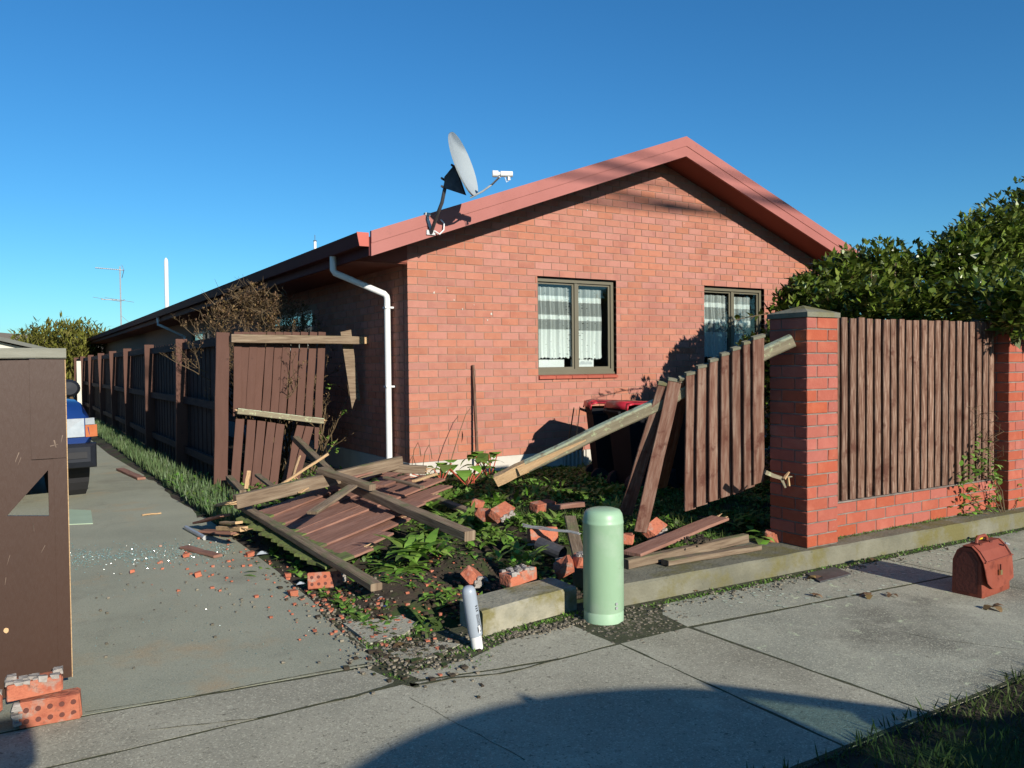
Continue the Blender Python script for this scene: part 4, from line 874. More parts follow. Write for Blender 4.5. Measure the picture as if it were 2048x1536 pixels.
b = MB(); kp = YP(12, 1261, YG-.0015); b.face([kp+V(.011*math.cos(q)*U(.8, 1.1), 0, .012*math.sin(q)*U(.8, 1.1)) for q in (0, .8, 1.6, 2.4, 3.2, 4.0, 4.8, 5.5)]); b.build('bare_patch', 'fresh', parent=gt)
b = MB(); b.beam((xl, YG+.02, zt+.022), (xr+.056, YG+.02, zt+.022), .09, .044, seg=9, wob=.0015, cham=.004); b.build('top_rail', mat('grey_rail', [(.17, .17, .135), (.24, .235, .19)], scale=5, uv=True, stretch=(1, 8, 1), rough=.9, bump=.3), parent=gt)

# ================================================================== GREEN CABINET, MARKER POST, SATCHEL
t = thing('service_pillar', (-.915, -4.66, -.01), 'pale green round plastic utility pillar with domed top on the footpath edge', 'utility pillar')
c = G(1207, 1245, 0); c = V((G(1167, 1238).x+G(1248, 1238).x)/2, (G(1167, 1238).y+G(1248, 1238).y)/2+.0, 0)
rr = (G(1248, 1238)-G(1167, 1238)).length/2*1.0; t.location = c
def topz(px, py): P = YP(px, py, c.y); return P.z
H_ = topz(1207, 1010)-.015
b = MB(); pf = [(rr*.985, -.03), (rr*.985, .052), (rr*.97, .056), (rr*.975, .062), (rr, .066), (rr, H_-.085), (rr*1.012, H_-.083), (rr*1.012, H_-.075), (rr*.995, H_-.07), (rr*.985, H_-.055), (rr*.94, H_-.03), (rr*.84, H_-.012), (rr*.6, H_-.003), (0.001, H_)]
b.lathe(pf, c, 48); b.build('shell', 'bollard', parent=t, smooth=True)
b = MB()
fwd = (CAM-c); fwd.z = 0; fwd.normalize(); rgt = V(-fwd.y, fwd.x, 0)
for k, z in ((0, .115), (1, .092)):
    dd = (fwd*.80+rgt*.60).normalized(); p = c+dd*(rr+.001)+V(0, 0, z); b.tube([p-dd*.004, p+dd*.006], .008, 8)
b.build('lock', 'galv', parent=t)
# marker post (cable marker), leaning, with printed warning
t = thing('marker_post', G(955, 1303), 'short leaning grey round-topped marker post with white base and black printing', 'marker post')
base = G(955, 1296, .0); topp = YP(936, 1172, base.y-.02); ax = (topp-base).normalized(); Lm = (topp-base).length
ex = ax.cross(V(0, 1, 0)).normalized(); ex = V(1, 0, 0)-ax*ax.x; ex.normalize(); ey = ax.cross(ex)
mx = Matrix((ex, ey, ax)).transposed(); rm = .036
b = MB(); b.lathe([(rm, .075), (rm*1.02, .10), (rm, Lm-.04), (rm*.95, Lm-.022), (rm*.75, Lm-.008), (rm*.4, Lm-.001), (.001, Lm)], base, 24, mx); b.build('sleeve', 'greypl', parent=t, smooth=True)
b = MB(); b.lathe([(rm*.82, -.02), (rm*.82, .08)], base, 24, mx); b.build('white_base', 'white', parent=t, smooth=True)
def onpost(u, z, e=.0008):      # u = arc length across the face that looks right of the camera
    th = math.atan2(-1, .0)+u/rm; return base+mx @ V((rm*1.015+e)*math.cos(th), (rm*1.015+e)*math.sin(th), z)
b = MB()
def patch(u0, u1, z0, z1, e=.0008, n=3):
    for k in range(n):
        a, c_ = u0+(u1-u0)*k/n, u0+(u1-u0)*(k+1)/n; b.face([onpost(a, z0, e), onpost(c_, z0, e), onpost(c_, z1, e), onpost(a, z1, e)])
z = .34
for line in range(3):
    patch(.004+U(-.002, .002), .018+U(0, .003), Lm-.105-line*.0125, Lm-.099-line*.0125, n=2)
for k in range(13):                                      # the fine vertical lettering
    z = Lm-.150-k*.0062; patch(.002+U(0, .003), .010+U(0, .002), z, z+.0035, n=1); patch(.012+U(0, .002), .020+U(0, .002), z, z+.0035, n=1)
z1, z0 = Lm-.24, .125
for u in (-.001, .023): patch(u, u+.002, z0, z1, n=1)
for zz in (z0, z1): patch(-.001, .025, zz, zz+.002, n=3)
patch(.002, .020, z0+.004, z1-.002, .0005)
b.build('printing', 'black', parent=t)
b = MB(); hh = (z1-z0)/3
for k in range(3):
    zc = z0+hh*(k+.5); P = lambda u, z: onpost(u, z, .0014)
    if k == 2: b.face([P(.005, zc-.014), P(.013, zc-.012), P(.010, zc+.015), P(.005, zc+.012)])
    elif k == 1: b.face([P(.004, zc-.012), P(.016, zc-.006), P(.018, zc+.006), P(.008, zc+.014)])
    else: b.face([P(.005, zc-.015), P(.010, zc-.015), P(.010, zc+.012), P(.005, zc+.014)]); b.face([P(.012, zc-.013), P(.017, zc-.010), P(.017, zc+.010), P(.012, zc+.014)])
b.build('pictogram', 'white', parent=t)

# satchel
bl, br = G(1966, 1198), G(2032, 1173); bk = G(1911, 1189)
t = thing('leather_satchel', bl, 'reddish-brown leather satchel with flap and handle standing on the footpath', 'bag')
wx = (br-bl); wx.z = 0; wL = .33; wx.normalize(); wy = V(-wx.y, wx.x, 0); dL = .19; wL = .37
sm = Matrix.Rotation(math.atan2(wx.y, wx.x), 4, 'Z'); sm.translation = V(bl.x, bl.y, 0)
hS = .315
def S(x, y, z): return sm @ V(x, y, z)
# side profile (y back, z up), rounded shoulders
prof = [(0, .01), (.004, .0), (dL-.004, 0), (dL, .01), (dL-.004, hS*.66), (dL-.03, hS*.86), (dL*.62, hS*.96), (dL*.35, hS*.965), (.035, hS*.86), (.006, hS*.68)]
b = MB(); n = len(prof); secs = [0, .012, .05, .12, wL/2, wL-.12, wL-.05, wL-.012, wL]; bul = [.93, 1, 1.0, 1.01, 1.02, 1.01, 1.0, 1, .93]
i0 = 0
for x, k in zip(secs, bul):
    for (y, z) in prof: b.v.append(tuple(S(x, dL/2+(y-dL/2)*k, z*(1 if k > .95 else .97))))
for j in range(len(secs)-1):
    for k in range(n): a = j*n+k; c_ = j*n+(k+1) % n; b.f.append((a, c_, c_+n, a+n)); b.uv.append([(0, 0)]*4); b.mi.append(0)
b.f.append(tuple(reversed(range(n)))); b.uv.append([(0, 0)]*n); b.mi.append(0); b.f.append(tuple((len(secs)-1)*n+k for k in range(n))); b.uv.append([(0, 0)]*n); b.mi.append(0)
b.build('body', 'leather', parent=t, smooth=True)
b = MB()                                                # gusset panel, darker
b.face([S(-.003, y, z) for y, z in [(.03, .02), (.03, hS*.68), (dL*.35, hS*.86), (dL*.62, hS*.86), (dL-.03, hS*.68), (dL-.03, .02)][::-1]]); b.build('gusset', 'leatherd', parent=t)
b = MB()                                                # flap over the front, curved lower edge lifted at the left
ux = [-.006, .04, .09, .14, .19, .24, .29, wL+.006]; lowz = [.10, .075, .05, .042, .042, .045, .052, .075]; lift = [.022, .014, .006, .004, .004, .004, .004, .006]
pts = []
for x, lz, lf in zip(ux, lowz, lift):
    pts.append([S(x, dL*.62, hS*.975), S(x, dL*.34, hS*.98), S(x, .028, hS*.875), S(x, -.006, hS*.70), S(x, -.010-lf*.4, (hS*.7+lz)/2), S(x, -.010-lf, lz)])
for i in range(len(pts)-1):
    for k in range(5): b.face([pts[i][k+1], pts[i+1][k+1], pts[i+1][k], pts[i][k]])
fl = b.build('flap', 'leather', parent=t); sd_ = fl.modifiers.new('thick', 'SOLIDIFY'); sd_.thickness = .004
b = MB()
for x in (.02, wL-.02): b.tube([S(x, -.016, hS*.70), S(x, .024, hS*.885), S(x, dL*.34, hS*.99)], .004, 5)
b.tube([S(.0, -.014, hS*.70), S(wL, -.014, hS*.70)], .004, 6); b.build('piping', 'leather', parent=t)
b = MB(); b.tube([S(.10, dL*.45, hS*.97), S(.105, dL*.45, hS*1.05), S(.13, dL*.45, hS*1.10), S(.21, dL*.45, hS*1.10), S(.235, dL*.45, hS*1.05), S(.24, dL*.45, hS*.97)], .011, 8); b.build('handle', 'leather', parent=t, smooth=True)
b = MB(); b.box((.085, dL*.3, hS*.95), (.12, dL*.6, hS*.995), sm); b.box((.22, dL*.3, hS*.95), (.255, dL*.6, hS*.995), sm); b.build('handle_mount', 'leatherd', parent=t)
b = MB(); b.box((.165, -.030, .125), (.19, -.018, .155), sm); b.build('clasp', 'brass', parent=t)
b = MB(); b.box((.172, -.028, .155), (.180, -.020, .19), sm); b.build('strap', 'leatherd', parent=t)
b = MB(); b.tube([S(wL*.8, .0, .30), S(wL*.92, -.004, .285)], .006, 6); b.build('ring', 'galv', parent=t)

# ================================================================== BRICKS AND BROKEN MASONRY
bk_full = bevelbox_mesh('clay', .225, .106, .074, .007, 'lbrick', .004)
bk_half = bevelbox_mesh('clay', .12, .105, .074, .010, 'lbrick', .010)
def loose(P, rot, label, half=False, mortar=None, holes=False, scl=1.0, z=None):
    P = Vector(P); t = thing('loose_brick', P, label, 'brick')
    o = inst('clay', bk_half if half else bk_full, P, t, rot, (scl, scl, scl))
    L_ = .12 if half else .23; rm_ = Matrix.Rotation(rot[2], 4, 'Z') @ Matrix.Rotation(rot[1], 4, 'Y') @ Matrix.Rotation(rot[0], 4, 'X')
    if mortar:                                           # rough mortar left on one face
        b = MB(); fx, fy, fz = mortar
        for k in range(16):
            u, v = U(-.45, .45), U(-.45, .45)
            if fz: c_ = V(u*L_, v*.11, fz*.040)
            elif fy: c_ = V(u*L_, fy*.056, v*.076)
            else: c_ = V(fx*(L_/2+.001), u*.11, v*.076)
            b.rock(P+(rm_ @ (c_*scl)), U(.012, .024), .6)
        b.build('mortar', 'rawmortar', parent=t, kind='stuff')
    if holes:
        b = MB()
        for k in range(5):
            for q in (-.022, .022):
                c_ = V((k-2)*.042, q, 0); a1 = P+(rm_ @ ((c_+V(0, 0, .0385))*scl)); a0 = P+(rm_ @ ((c_-V(0, 0, .0385))*scl)); b.tube([a0, a1], .0105, 10)
        b.build('core_hole', mat('hole_dark', [(.09, .03, .022)]), parent=t)
    return t
hp = math.pi/2
loose(V(-3.645, -4.45, .055), (hp, 0, R(-2)), 'brick lying on its side at the gate foot, core holes facing out', holes=True, mortar=(-1, 0, 0))
loose(V(-3.70, -4.42, .152), (0, 0, R(3)), 'bright orange brick with mortar on top, stacked at the gate foot', scl=.88, mortar=(0, 0, 1))
loose(V(-3.93, -4.43, .12), (0, 0, R(8)), 'brick just cut by the left edge of the view', mortar=(0, 0, 1))
def gp(px, py, dz=.04): P = G(px, py, .1); P = G(px, py, max(0, hgt(P.x, P.y))+dz); return P
loose(G(650, 1161, .06), (R(70), 0, R(-15)), 'broken cored brick with pinkish mortar beside the fallen panel foot', mortar=(1, 0, 0), holes=True)
loose(G(1036, 1152, .17), (0, R(-3), R(12)), 'whole brick with mortared top resting on the kerb block', mortar=(0, 0, 1))
loose(G(945, 1153, .13), (R(35), R(20), R(40)), 'half brick tilted behind the marker post', half=True, mortar=(0, -1, 0))
loose(G(1128, 1135, .16), (R(20), R(-35), R(-40)), 'half brick tipped on its corner left of the green pillar', half=True)
loose(G(1168, 1122, .19), (0, R(6), R(-10)), 'pale mortar-covered brick right behind the green pillar', half=True, mortar=(0, 0, 1))
loose(G(1085, 1070, .20), (R(80), 0, R(-8)), 'brick with grey mortared side, the leftmost behind the metal strip', mortar=(0, -1, 0))
loose(G(975, 1030, .26), (R(25), R(12), R(30)), 'orange brick slab in the weeds under the lichen rail, left piece')
loose(G(1003, 1024, .30), (R(30), R(-8), R(28)), 'orange brick slab in the weeds under the lichen rail, right piece', mortar=(0, -1, 0))
loose(G(955, 1008, .24), (R(15), R(10), R(60)), 'reddish brick end lying on the half buried board', half=True)
loose(G(1308, 1058, .20), (R(35), R(-10), R(25)), 'brick with pitted grey face at the foot of the leaning palings', mortar=(0, -1, 0))
loose(G(1252, 1078, .18), (0, R(8), R(50)), 'half brick just right of the green pillar', half=True)
loose(G(1085, 1012, .22), (R(10), 0, R(10)), 'dark shaded brick beside the board end in the weeds')
loose(G(1545, 1072, .16), (0, 0, R(40)), 'half brick in the leaves at the pier foot', half=True)
for k, (px, py, lab) in enumerate(((715, 1198, 'orange brick lump at the end of the front rail'), (690, 1202, 'brick lump left of the blue plastic'), (762, 1207, 'brick lump in front of the blue plastic'), (735, 1222, 'small brick lump on the broken slab edge'), (585, 1186, 'flat brick flake by the driveway edge'), (574, 1150, 'brick lump left of the cored brick'), (810, 1198, 'brick lump right of the blue plastic'), (500, 1108, 'brick lump under the splintered rail end'), (372, 1110, 'brick lump among the glass crumbs'), (265, 1142, 'brick lump alone on the driveway'), (395, 1148, 'small brick lump on the driveway near the stain'))):
    P = G(px, py, .02); b = MB(); b.rock(P, U(.018, .036), .7); b.build('brick_lump', 'lbrick', **tagd(lab, 'brick rubble'))
# crumbs: uncountable small stuff
def crumbs(name, mt, pts, label, cat, r0, r1, sq=.6):
    b = MB()
    for P in pts: b.rock(P, U(r0, r1), sq)
    b.build(name, mt, kind='stuff', label=label, category=cat)
def region(cx, cy, rx, ry, n, z=None):
    o = []
    for _ in range(n):
        x, y = cx+rng.gauss(0, rx), cy+rng.gauss(0, ry); zz = (max(0.0, hgt(x, y)) if x > -2.2 and -4.4 < y < 0 else 0.0) if z is None else z
        o.append(V(x, y, zz+(.008 if x < -2.2 else .004)))
    return o
crumbs('brick_crumbs', 'lbrick', region(-2.35, -2.3, .3, .6, 80)+region(-2.05, -3.7, .16, .45, 150)+region(-1.35, -3.85, .22, .12, 150)+region(-1.2, -3.4, .3, .3, 60), 'red brick crumbs spread over driveway edge and soil', 'rubble', .004, .016)
crumbs('pale_stones', 'stone', region(-2.1, -3.9, .13, .38, 420)+region(-1.6, -4.5, .35, .1, 150)+region(-2.05, -4.6, .14, .14, 260, 0)+region(-2.6, -2.6, .6, .9, 160)+region(-.8, -4.75, .18, .12, 420, -.006)+region(.6, -4.66, 1.0, .05, 300, 0)+region(-1.35, -4.60, .25, .03, 200, 0), 'small pale stones on the broken ground and gravel patch', 'gravel', .003, .011)
crumbs('dark_clods', 'soil', region(-1.3, -3.6, .35, .3, 500)+region(-2.0, -3.0, .12, .8, 250)+region(-2.05, -4.55, .13, .16, 90, 0)+region(0, -4.1, .7, .1, 300), 'dark crumbly soil clods on the torn garden edge', 'soil', 
.004, .020)
g_pts = []
for _ in range(1100):
    t_ = rng.random(); a = G(125+t_*340+rng.gauss(0, 8), 1118-t_*20+rng.gauss(0, 11)); g_pts.append(a+V(0, 0, .006))
crumbs('glass_crumbs', 'glassbit', g_pts, 'band of greenish broken glass crumbs across the driveway', 'broken glass', .0022, .0055)
crumbs('glass_crumbs', 'glassbit', [G(U(140, 740), U(1090, 1310), .0055) for _ in range(160)], 'sparse glass crumbs over the front of the driveway', 'broken glass', .0015, .0035)
b = MB()
for _ in range(620):
    P = G(U(1440, 2040), 0+U(1090, 1215)); 
    if not -5.15 < P.y < -4.64 or rng.random() < (abs(P.y+4.75)*1.6): continue
    r_ = U(.006, .020); b.face([P+V(r_*math.cos(q)*U(.6, 1.2), r_*math.sin(q)*U(.6, 1.2), .002+U(0, .0015)) for q in (0, .9, 1.8, 2.8, 3.9, 5.1)])
b.build('lichen_flakes', mat('lichen_flake', [(.30, .34, .26), (.42, .46, .36)], rough=1, rnd=.3), kind='stuff', label='pale flat lichen flakes and litter on the footpath below the pier', category='litter')
b = MB()
for (px, py, r_) in ((868, 585, 4), (983, 628, 6), (975, 640, 3), (895, 580, 3), (925, 618, 3), (948, 610, 2), (908, 600, 3), (1175, 420, 3)):
    P = YP(px, py, -.003); k_ = r_/FPX*5.5; b.face([P+V(k_*math.cos(q)*U(.3, 1), 0, k_*math.sin(q)*U(.6, 1.3)) for q in (0, .9, 1.8, 2.8, 3.9, 5.1)])
b.build('paint_splashes', 'plinth', kind='stuff', label='small pale paint splashes on the brick gable', category='marks')
# plastic pieces, metal strip, pipe, cover
b = MB(); P = G(778, 1214, .02); b.box(P-V(.045, .03, .01), P+V(.045, .03, .02)); b.build('blue_plastic_piece', 'blueplastic', **tagd('bright blue plastic piece on the soil edge', 'plastic piece'))
def shell(P, rr_, mt, lab):
    b = MB(); n = 8
    for k in range(n):
        for j in range(3):
            f_ = lambda kk, jj: P+V(rr_*math.cos(kk/n*math.pi)*(1-jj*.2), rr_*.6*math.sin(kk/n*math.pi), rr_*.5*math.sin(jj/3*1.6))
            b.face([f_(k, j), f_(k+1, j), f_(k+1, j+1), f_(k, j+1)])
    b.build('plastic_fragment', mt, **tagd(lab, 'plastic piece'))
shell(G(602, 1170, .04), .035, 'greypl', 'curved grey plastic fragment left of the cored brick')
shell(G(765, 1204, .04), .05, 'greypl', 'curved pale plastic fragment above the blue piece')
shell(G(525, 1110, .03), .05, 'greypl', 'curved grey shell under the mossy paling feet')
b = MB(); p, q = G(1048, 1052, .27), G(1160, 1068, .27); b.beam(p, q, .03, .006, seg=6, wob=.006); b.beam(p+V(0, .02, .012), q+V(0, .02, .005), .008, .008, seg=6, wob=.008); b.build('metal_strip', 'galv', **tagd('bent silver metal strip lying over the grey mortared brick', 'metal strip'))
b = MB(); p, q = G(1078, 1088, .17), G(1125, 1108, .13); n = 14
b.tube([p, q], .052, n, caps=False); b.tube([q, p], .044, n, caps=False); b.build('clay_pipe_piece', 'darksteel', **tagd('short dark round pipe piece among the bricks', 'pipe'))
b = MB(); b.box(G(1130, 1122, .13)-V(.06, .03, .02), G(1130, 1122, .13)+V(.06, .03, .02)); b.build('tan_block', 'rawmortar', **tagd('tan mortar block at the end of the dark pipe', 'rubble'))
b = MB(); b.prism([(p.x, p.y) for p in (G(1612, 1150), G(1640, 1166), G(1702, 1150), G(1668, 1137))], 0, .012, 'z'); b.build('slate_plate', 'darksteel', **tagd('dark flat plate lying on the footpath below the pier', 'plate'))
b = MB(); b.prism([(p.x, p.y) for p in (G(136, 1050), G(186, 1048), G(182, 1022), G(136, 1020))], 0, .008, 'z'); b.build('meter_cover', mat('pale_green_cover', [(.30, .38, .27)], rough=.8), **tagd('pale green toby cover set in the driveway by the gate', 'cover'))
b = MB(); b.tube([G(372, 1055, .02), G(410, 1076, .02)], .02, 8); b.build('tail_tube', 'galv', **tagd('short silver tube lying on the driveway edge', 'tube'))
b = MB(); b.lathe([(.001, .0), (.02, .004), (.028, .02), (.02, .036), (.001, .04)], G(1958, 1080), 12); b.build('fallen_lemon', 'yellowlid', smooth=True, **tagd('small yellow fruit on the footpath behind the satchel', 'fruit'))
b = MB(); b.rock(G(1962, 1083, .012), .03, .5); b.build('pale_pebble', 'stone', **tagd('pale stone beside the yellow fruit', 'stone'))
for k, (px, py, s_, lab) in enumerate(((1632, 1158, .07, 'curled tan leaf resting on the dark plate'), (1740, 1192, .07, 'tan curled leaf on the footpath left of the satchel'), (1783, 1190, .05, 'small dark curled leaf left of the satchel'), (1985, 1215, .08, 'dry leaf with stalk in front of the satchel'), (1742, 1120, .05, 'brown leaf on the kerb foot by the satchel shadow'), (1630, 1192, .05, 'flat brown leaf below the dark plate'), (1392, 1183, .03, 'small red leaf at the kerb foot'), (800, 1292, .05, 'brown leaf at the foot of the marker post'))):
    b = MB(); P = G(px, py, .006)
    for q in range(3): b.leaf(P, V(math.cos(q*1.3+k), math.sin(q*1.3+k), .5), s_, s_*.6, bend=U(.6, 1.3), seg=4, fold=.6)
    b.build('dead_leaf', 'deadleaf', **tagd(lab, 'leaf'))

# ================================================================== WHEELIE BINS
def bin_(P, rot, lid, label, lidopen=0.0):
    t = thing('wheelie_bin', P, label, 'bin', 'wheelie bins by the house wall')
    m = Matrix.Rotation(rot, 4, 'Z'); m.translation = P
    b = MB(); W0, W1, D0, D1, Hh = .20, .25, .22, .30, .86
    vs = [m @ V(x*w_, y*d_, z) for z, w_, d_ in ((.06, W0, D0), (.78, W1*.96, D1*.96), (.80, W1, D1), (Hh, W1, D1)) for x, y in ((-1, -1), (1, -1), (1, 1), (-1, 1))]
    fs = [(3, 2, 1, 0)]+[(k*4+i, k*4+(i+1) % 4, k*4+4+(i+1) % 4, k*4+4+i) for k in range(3) for i in range(4)]; b.solid(vs, fs); b.build('body', 'binbody', parent=t)
    b = MB(); zz = Hh+.004
    prof = [(-1.06, 0, -.02), (-1.04, 0, .035), (-.8, 0, .055), (.8, 0, .075), (1.04, 0, .06), (1.08, 0, .0)]
    for i in range(5):
        (a0, _, z0_), (a1, _, z1_) = prof[i], prof[i+1]
        for (s0, s1, e0, e1) in ((-1.05, -.9, -.02, 0), (-.9, .9, 0, 0), (.9, 1.05, 0, -.02)):
            b.face([m @ V(s0*W1, a0*D1, zz+z0_+e0), m @ V(s1*W1, a0*D1, zz+z0_+e1), m @ V(s1*W1, a1*D1, zz+z1_+e1), m @ V(s0*W1, a1*D1, zz+z1_+e0)])
    ld = b.build('lid', lid, parent=t, smooth=True); sm_ = ld.modifiers.new('t', 'SOLIDIFY'); sm_.thickness = .012; sm_.offset = -1
    b = MB(); b.tube([m @ V(-W1*1.0, -D1*1.1, Hh-.02), m @ V(W1*1.0, -D1*1.1, Hh-.02)], .022, 8); b.build('rim', 'binbody', parent=t)
    b = MB(); b.tube([m @ V(-W1*.7, D1*1.2, Hh-.03), m @ V(W1*.7, D1*1.2, Hh-.03)], .016, 8); b.build('handle', 'binbody', parent=t)
    for s_ in (-1, 1):
        b = MB(); b.tube([m @ V(s_*.17, D0*.95, .10), m @ V(s_*.23, D0*.95, .10)], .10, 16); b.build('wheel', 'tyre', parent=t)
bin_(V(2.05, -1.05, .10), R(62), 'redlid', 'dark wheelie bin with red lid, the nearer to the house corner')
bin_(V(1.86, -1.75, .12), R(78), 'redlid', 'dark wheelie bin with glossy red lid behind the lichen rail')
bin_(V(2.15, -2.35, .18), R(80), 'yellowlid', 'dark wheelie bin with yellow lid mostly hidden by the leaning palings')

# garden stake, stalks by the wall
b = MB(); b.beam(YP(955, 925, -.12), YP(946, 730, -.03), .028, .028, seg=3, wob=.002); b.build('garden_stake', 'batten', **tagd('thin weathered wooden stake leaning on the brick wall', 'stake'))
b = MB(); b.tube([YP(1138, 880, -.45), YP(1148, 815, -.40)], .008, 5); b.build('thin_cane', 'twig', **tagd('thin dark cane left of the bins', 'cane'))
b = MB(); b.tube([YP(1150, 900, -.5), YP(1160, 812, -.5)], .006, 5); b.build('thin_cane', 'fresh', **tagd('thin pale cane against the red-lidded bin', 'cane'))
b = MB(); b.tube([YP(896, 940, -.4), YP(904, 915, -.38), YP(918, 868, -.35), YP(932, 828, -.3), YP(942, 815, -.3)], [.007, .006, .005, .004, .003], 5)
b.leaf(YP(924, 862, -.34), V(.2, 0, -1), .13, .03, bend=.4); b.build('dry_stalk', 'twig', **tagd('bent dry flower stalk leaning against the brick wall', 'dry plant'))
b = MB()
for (x, h_) in ((824, 885), (846, 890)): b.tube([YP(x, 932, -.4), YP(x+4, h_+15, -.4), YP(x+12, h_, -.4), YP(x+16, h_+12, -.4), YP(x+18, h_+28, -.4)], .004, 5)
b.build('dry_stalk', 'twig', **tagd('pair of hooked dark stalks at the house corner', 'dry plant'))

# ================================================================== VEGETATION
def rdir(up_=0.3):
    a = U(0, 6.283); return V(math.cos(a), math.sin(a), U(up_-.5, up_+.9)).normalized()
def lobes_foliage(L_, n, ls, wd, shell=.35, bumpy=.28, seg=2, per=4, upb=.35):
    b = MB(); tot = sum(r[0]*r[1]+r[1]*r[2]+r[0]*r[2] for _, r in L_)
    for c_, r in L_:
        k = int(n*(r[0]*r[1]+r[1]*r[2]+r[0]*r[2])/tot)
        for _ in range(k):
            z = U(-1, 1); a = U(0, 6.283); s = math.sqrt(1-z*z); d = V(s*math.cos(a), s*math.sin(a), z)
            rad = 1-shell*rng.random()**1.5
            rad *= 1+bumpy*noise.noise(c_*1.7+d*2.6)
            if rng.random() < .05: rad *= U(1.03, 1.16)
            P = c_+V(d.x*r[0], d.y*r[1], d.z*r[2])*rad
            ax_ = (d+V(0, 0, upb)+rdir()*.6).normalized()
            for q in range(per):
                dd = (ax_+rdir()*.95).normalized(); b.leaf(P+rdir()*ls*.4, dd, ls*U(.7, 1.2), wd*U(.8, 1.2), bend=U(-.2, .9), seg=seg, fold=U(.1, .5), upv=(V(0, 0, 1)+rdir()*.4))
    return b
def bush_twigs(base, tips, r0, mt, name, par, wob=.12):
    b = MB()
    for T in tips:
        m1 = base.lerp(T, .4)+rdir()*wob; m2 = base.lerp(T, .75)+rdir()*wob; b.tube([base+rdir()*.03, m1, m2, T], [r0, r0*.7, r0*.4, r0*.2], 5)
    return b.build(name, mt, parent=par)
def LB(px, py, Y, rpx, sq=1.0, dp=1.0):
    P = YP(px, py, Y); d = (P-CAM).dot(fw); r = rpx/FPX*d; return (P, (r*1.0, r*dp, r*sq))
hl = [LB(1590, 628, -1.9, 46), LB(1640, 600, -1.7, 66), LB(1622, 606, -1.95, 62, .9), LB(1690, 570, -2.0, 72, .95), LB(1770, 566, -2.2, 76), LB(1850, 576, -2.5, 80), LB(1925, 545, -2.8, 92), LB(1990, 510, -2.9, 96), LB(2075, 480, -3.0, 120), LB(2180, 470, -3.2, 150),
      LB(1690, 625, -2.6, 60), LB(1760, 618, -3.1, 58), LB(1840, 620, -3.3, 58), LB(1930, 612, -3.6, 66), LB(2010, 590, -3.8, 70), LB(2070, 600, -4.15, 70), LB(2000, 618, -4.45, 42), LB(2042, 630, -4.62, 52), LB(2100, 610, -4.65, 80), LB(1965, 600, -4.1, 50)]
hl += [(V(3.55, -1.85, 1.40), (.32, .3, .34)), (V(3.85, -1.9, 1.2), (.45, .4, .5))]
hl += [(V(x, -2.4, z), (.8, .75, .7)) for x in (3.9, 5.0, 6.2, 7.4) for z in (.6, 1.4)]
hedge = thing('hedge', (5, -2.6, .1), 'large glossy dark green broadleaf hedge spilling over the batten fence', 'hedge')
lobes_foliage(hl, 11500, .092, .042, shell=.6, per=4).build('foliage', 'hedge', parent=hedge, kind='stuff')
lobes_foliage([(c_, (r[0]*.80, r[1]*.72, r[2]*.72)) for c_, r in hl], 4200, .15, .09, shell=.5, bumpy=.1, per=4).build('inner_foliage', 'hedge', parent=hedge, kind='stuff')
for bx_ in ((4.3, -2.3), (5.6, -2.5), (7.0, -2.7)):
    B0 = V(bx_[0], bx_[1], .1); tips = [c_+rdir()*.4 for c_, r in hl if (c_-B0).length < 2.6]
    bush_twigs(B0, tips[:9], .035, 'twig', 'branch', hedge)
# leafy shoot reaching left across the window
t = thing('hedge_shoot', YP(1590, 640, -2.1), 'thin leafy shoot of the hedge reaching left in front of the far window', 'branch')
b = MB(); p0, p1, p2 = YP(1590, 632, -2.2), YP(1530, 628, -2.3), YP(1468, 640, -2.35); b.tube([p0, p1, p2], [.008, .006, .003], 5); b.build('stem', 'twig', parent=t)
b = MB()
for k in range(26):
    q = k/26; P = p0.lerp(p1, q*2) if q < .5 else p1.lerp(p2, q*2-1); b.leaf(P, V(-.6, U(-.5, .5), U(-.6, .8)), .085, .038, bend=U(0, .8), seg=3, fold=.3)
b.build('leaves', 'hedge', parent=t)
# young climber at the right end of the low wall
t = thing('climbing_plant', (3.3, -4.45, .14), 'sprawling light green climber growing up the right end of the batten fence', 'plant')
b = MB(); st = []
for (px, py) in ((1950, 905), (1975, 930), (1935, 960), (1990, 960), (2030, 985), (1945, 1000), (1925, 1020), (1985, 1000)):
    T = YP(px, py, -4.42+U(-.06, .02)); B0 = YP(2012, 1048, -4.52); st.append(T); b.tube([B0, B0.lerp(T, .5)+V(U(-.05, .05), -.03, .03), T], [.006, .004, .002], 5)
b.build('stem', 'twig', parent=t)
b = MB()
for T in st:
    for k in range(26): P = T+V(rng.gauss(0, .075), rng.gauss(0, .035), rng.gauss(0, .07)); b.leaf(P, rdir(.2)+V(0, -.5, 0), U(.045, .075), U(.035, .05), bend=U(.2, 1), seg=3, fold=.3)
b.build('leaves', 'weed', parent=t)
b = MB()
for k in range(60):
    P = YP(U(1935, 1985), U(830, 960), -4.35); b.tube([P, P+rdir()*.12, P+rdir()*.16+V(0, 0, .05)], .002, 3)
b.build('dead_twigs', 'twig', parent=t)

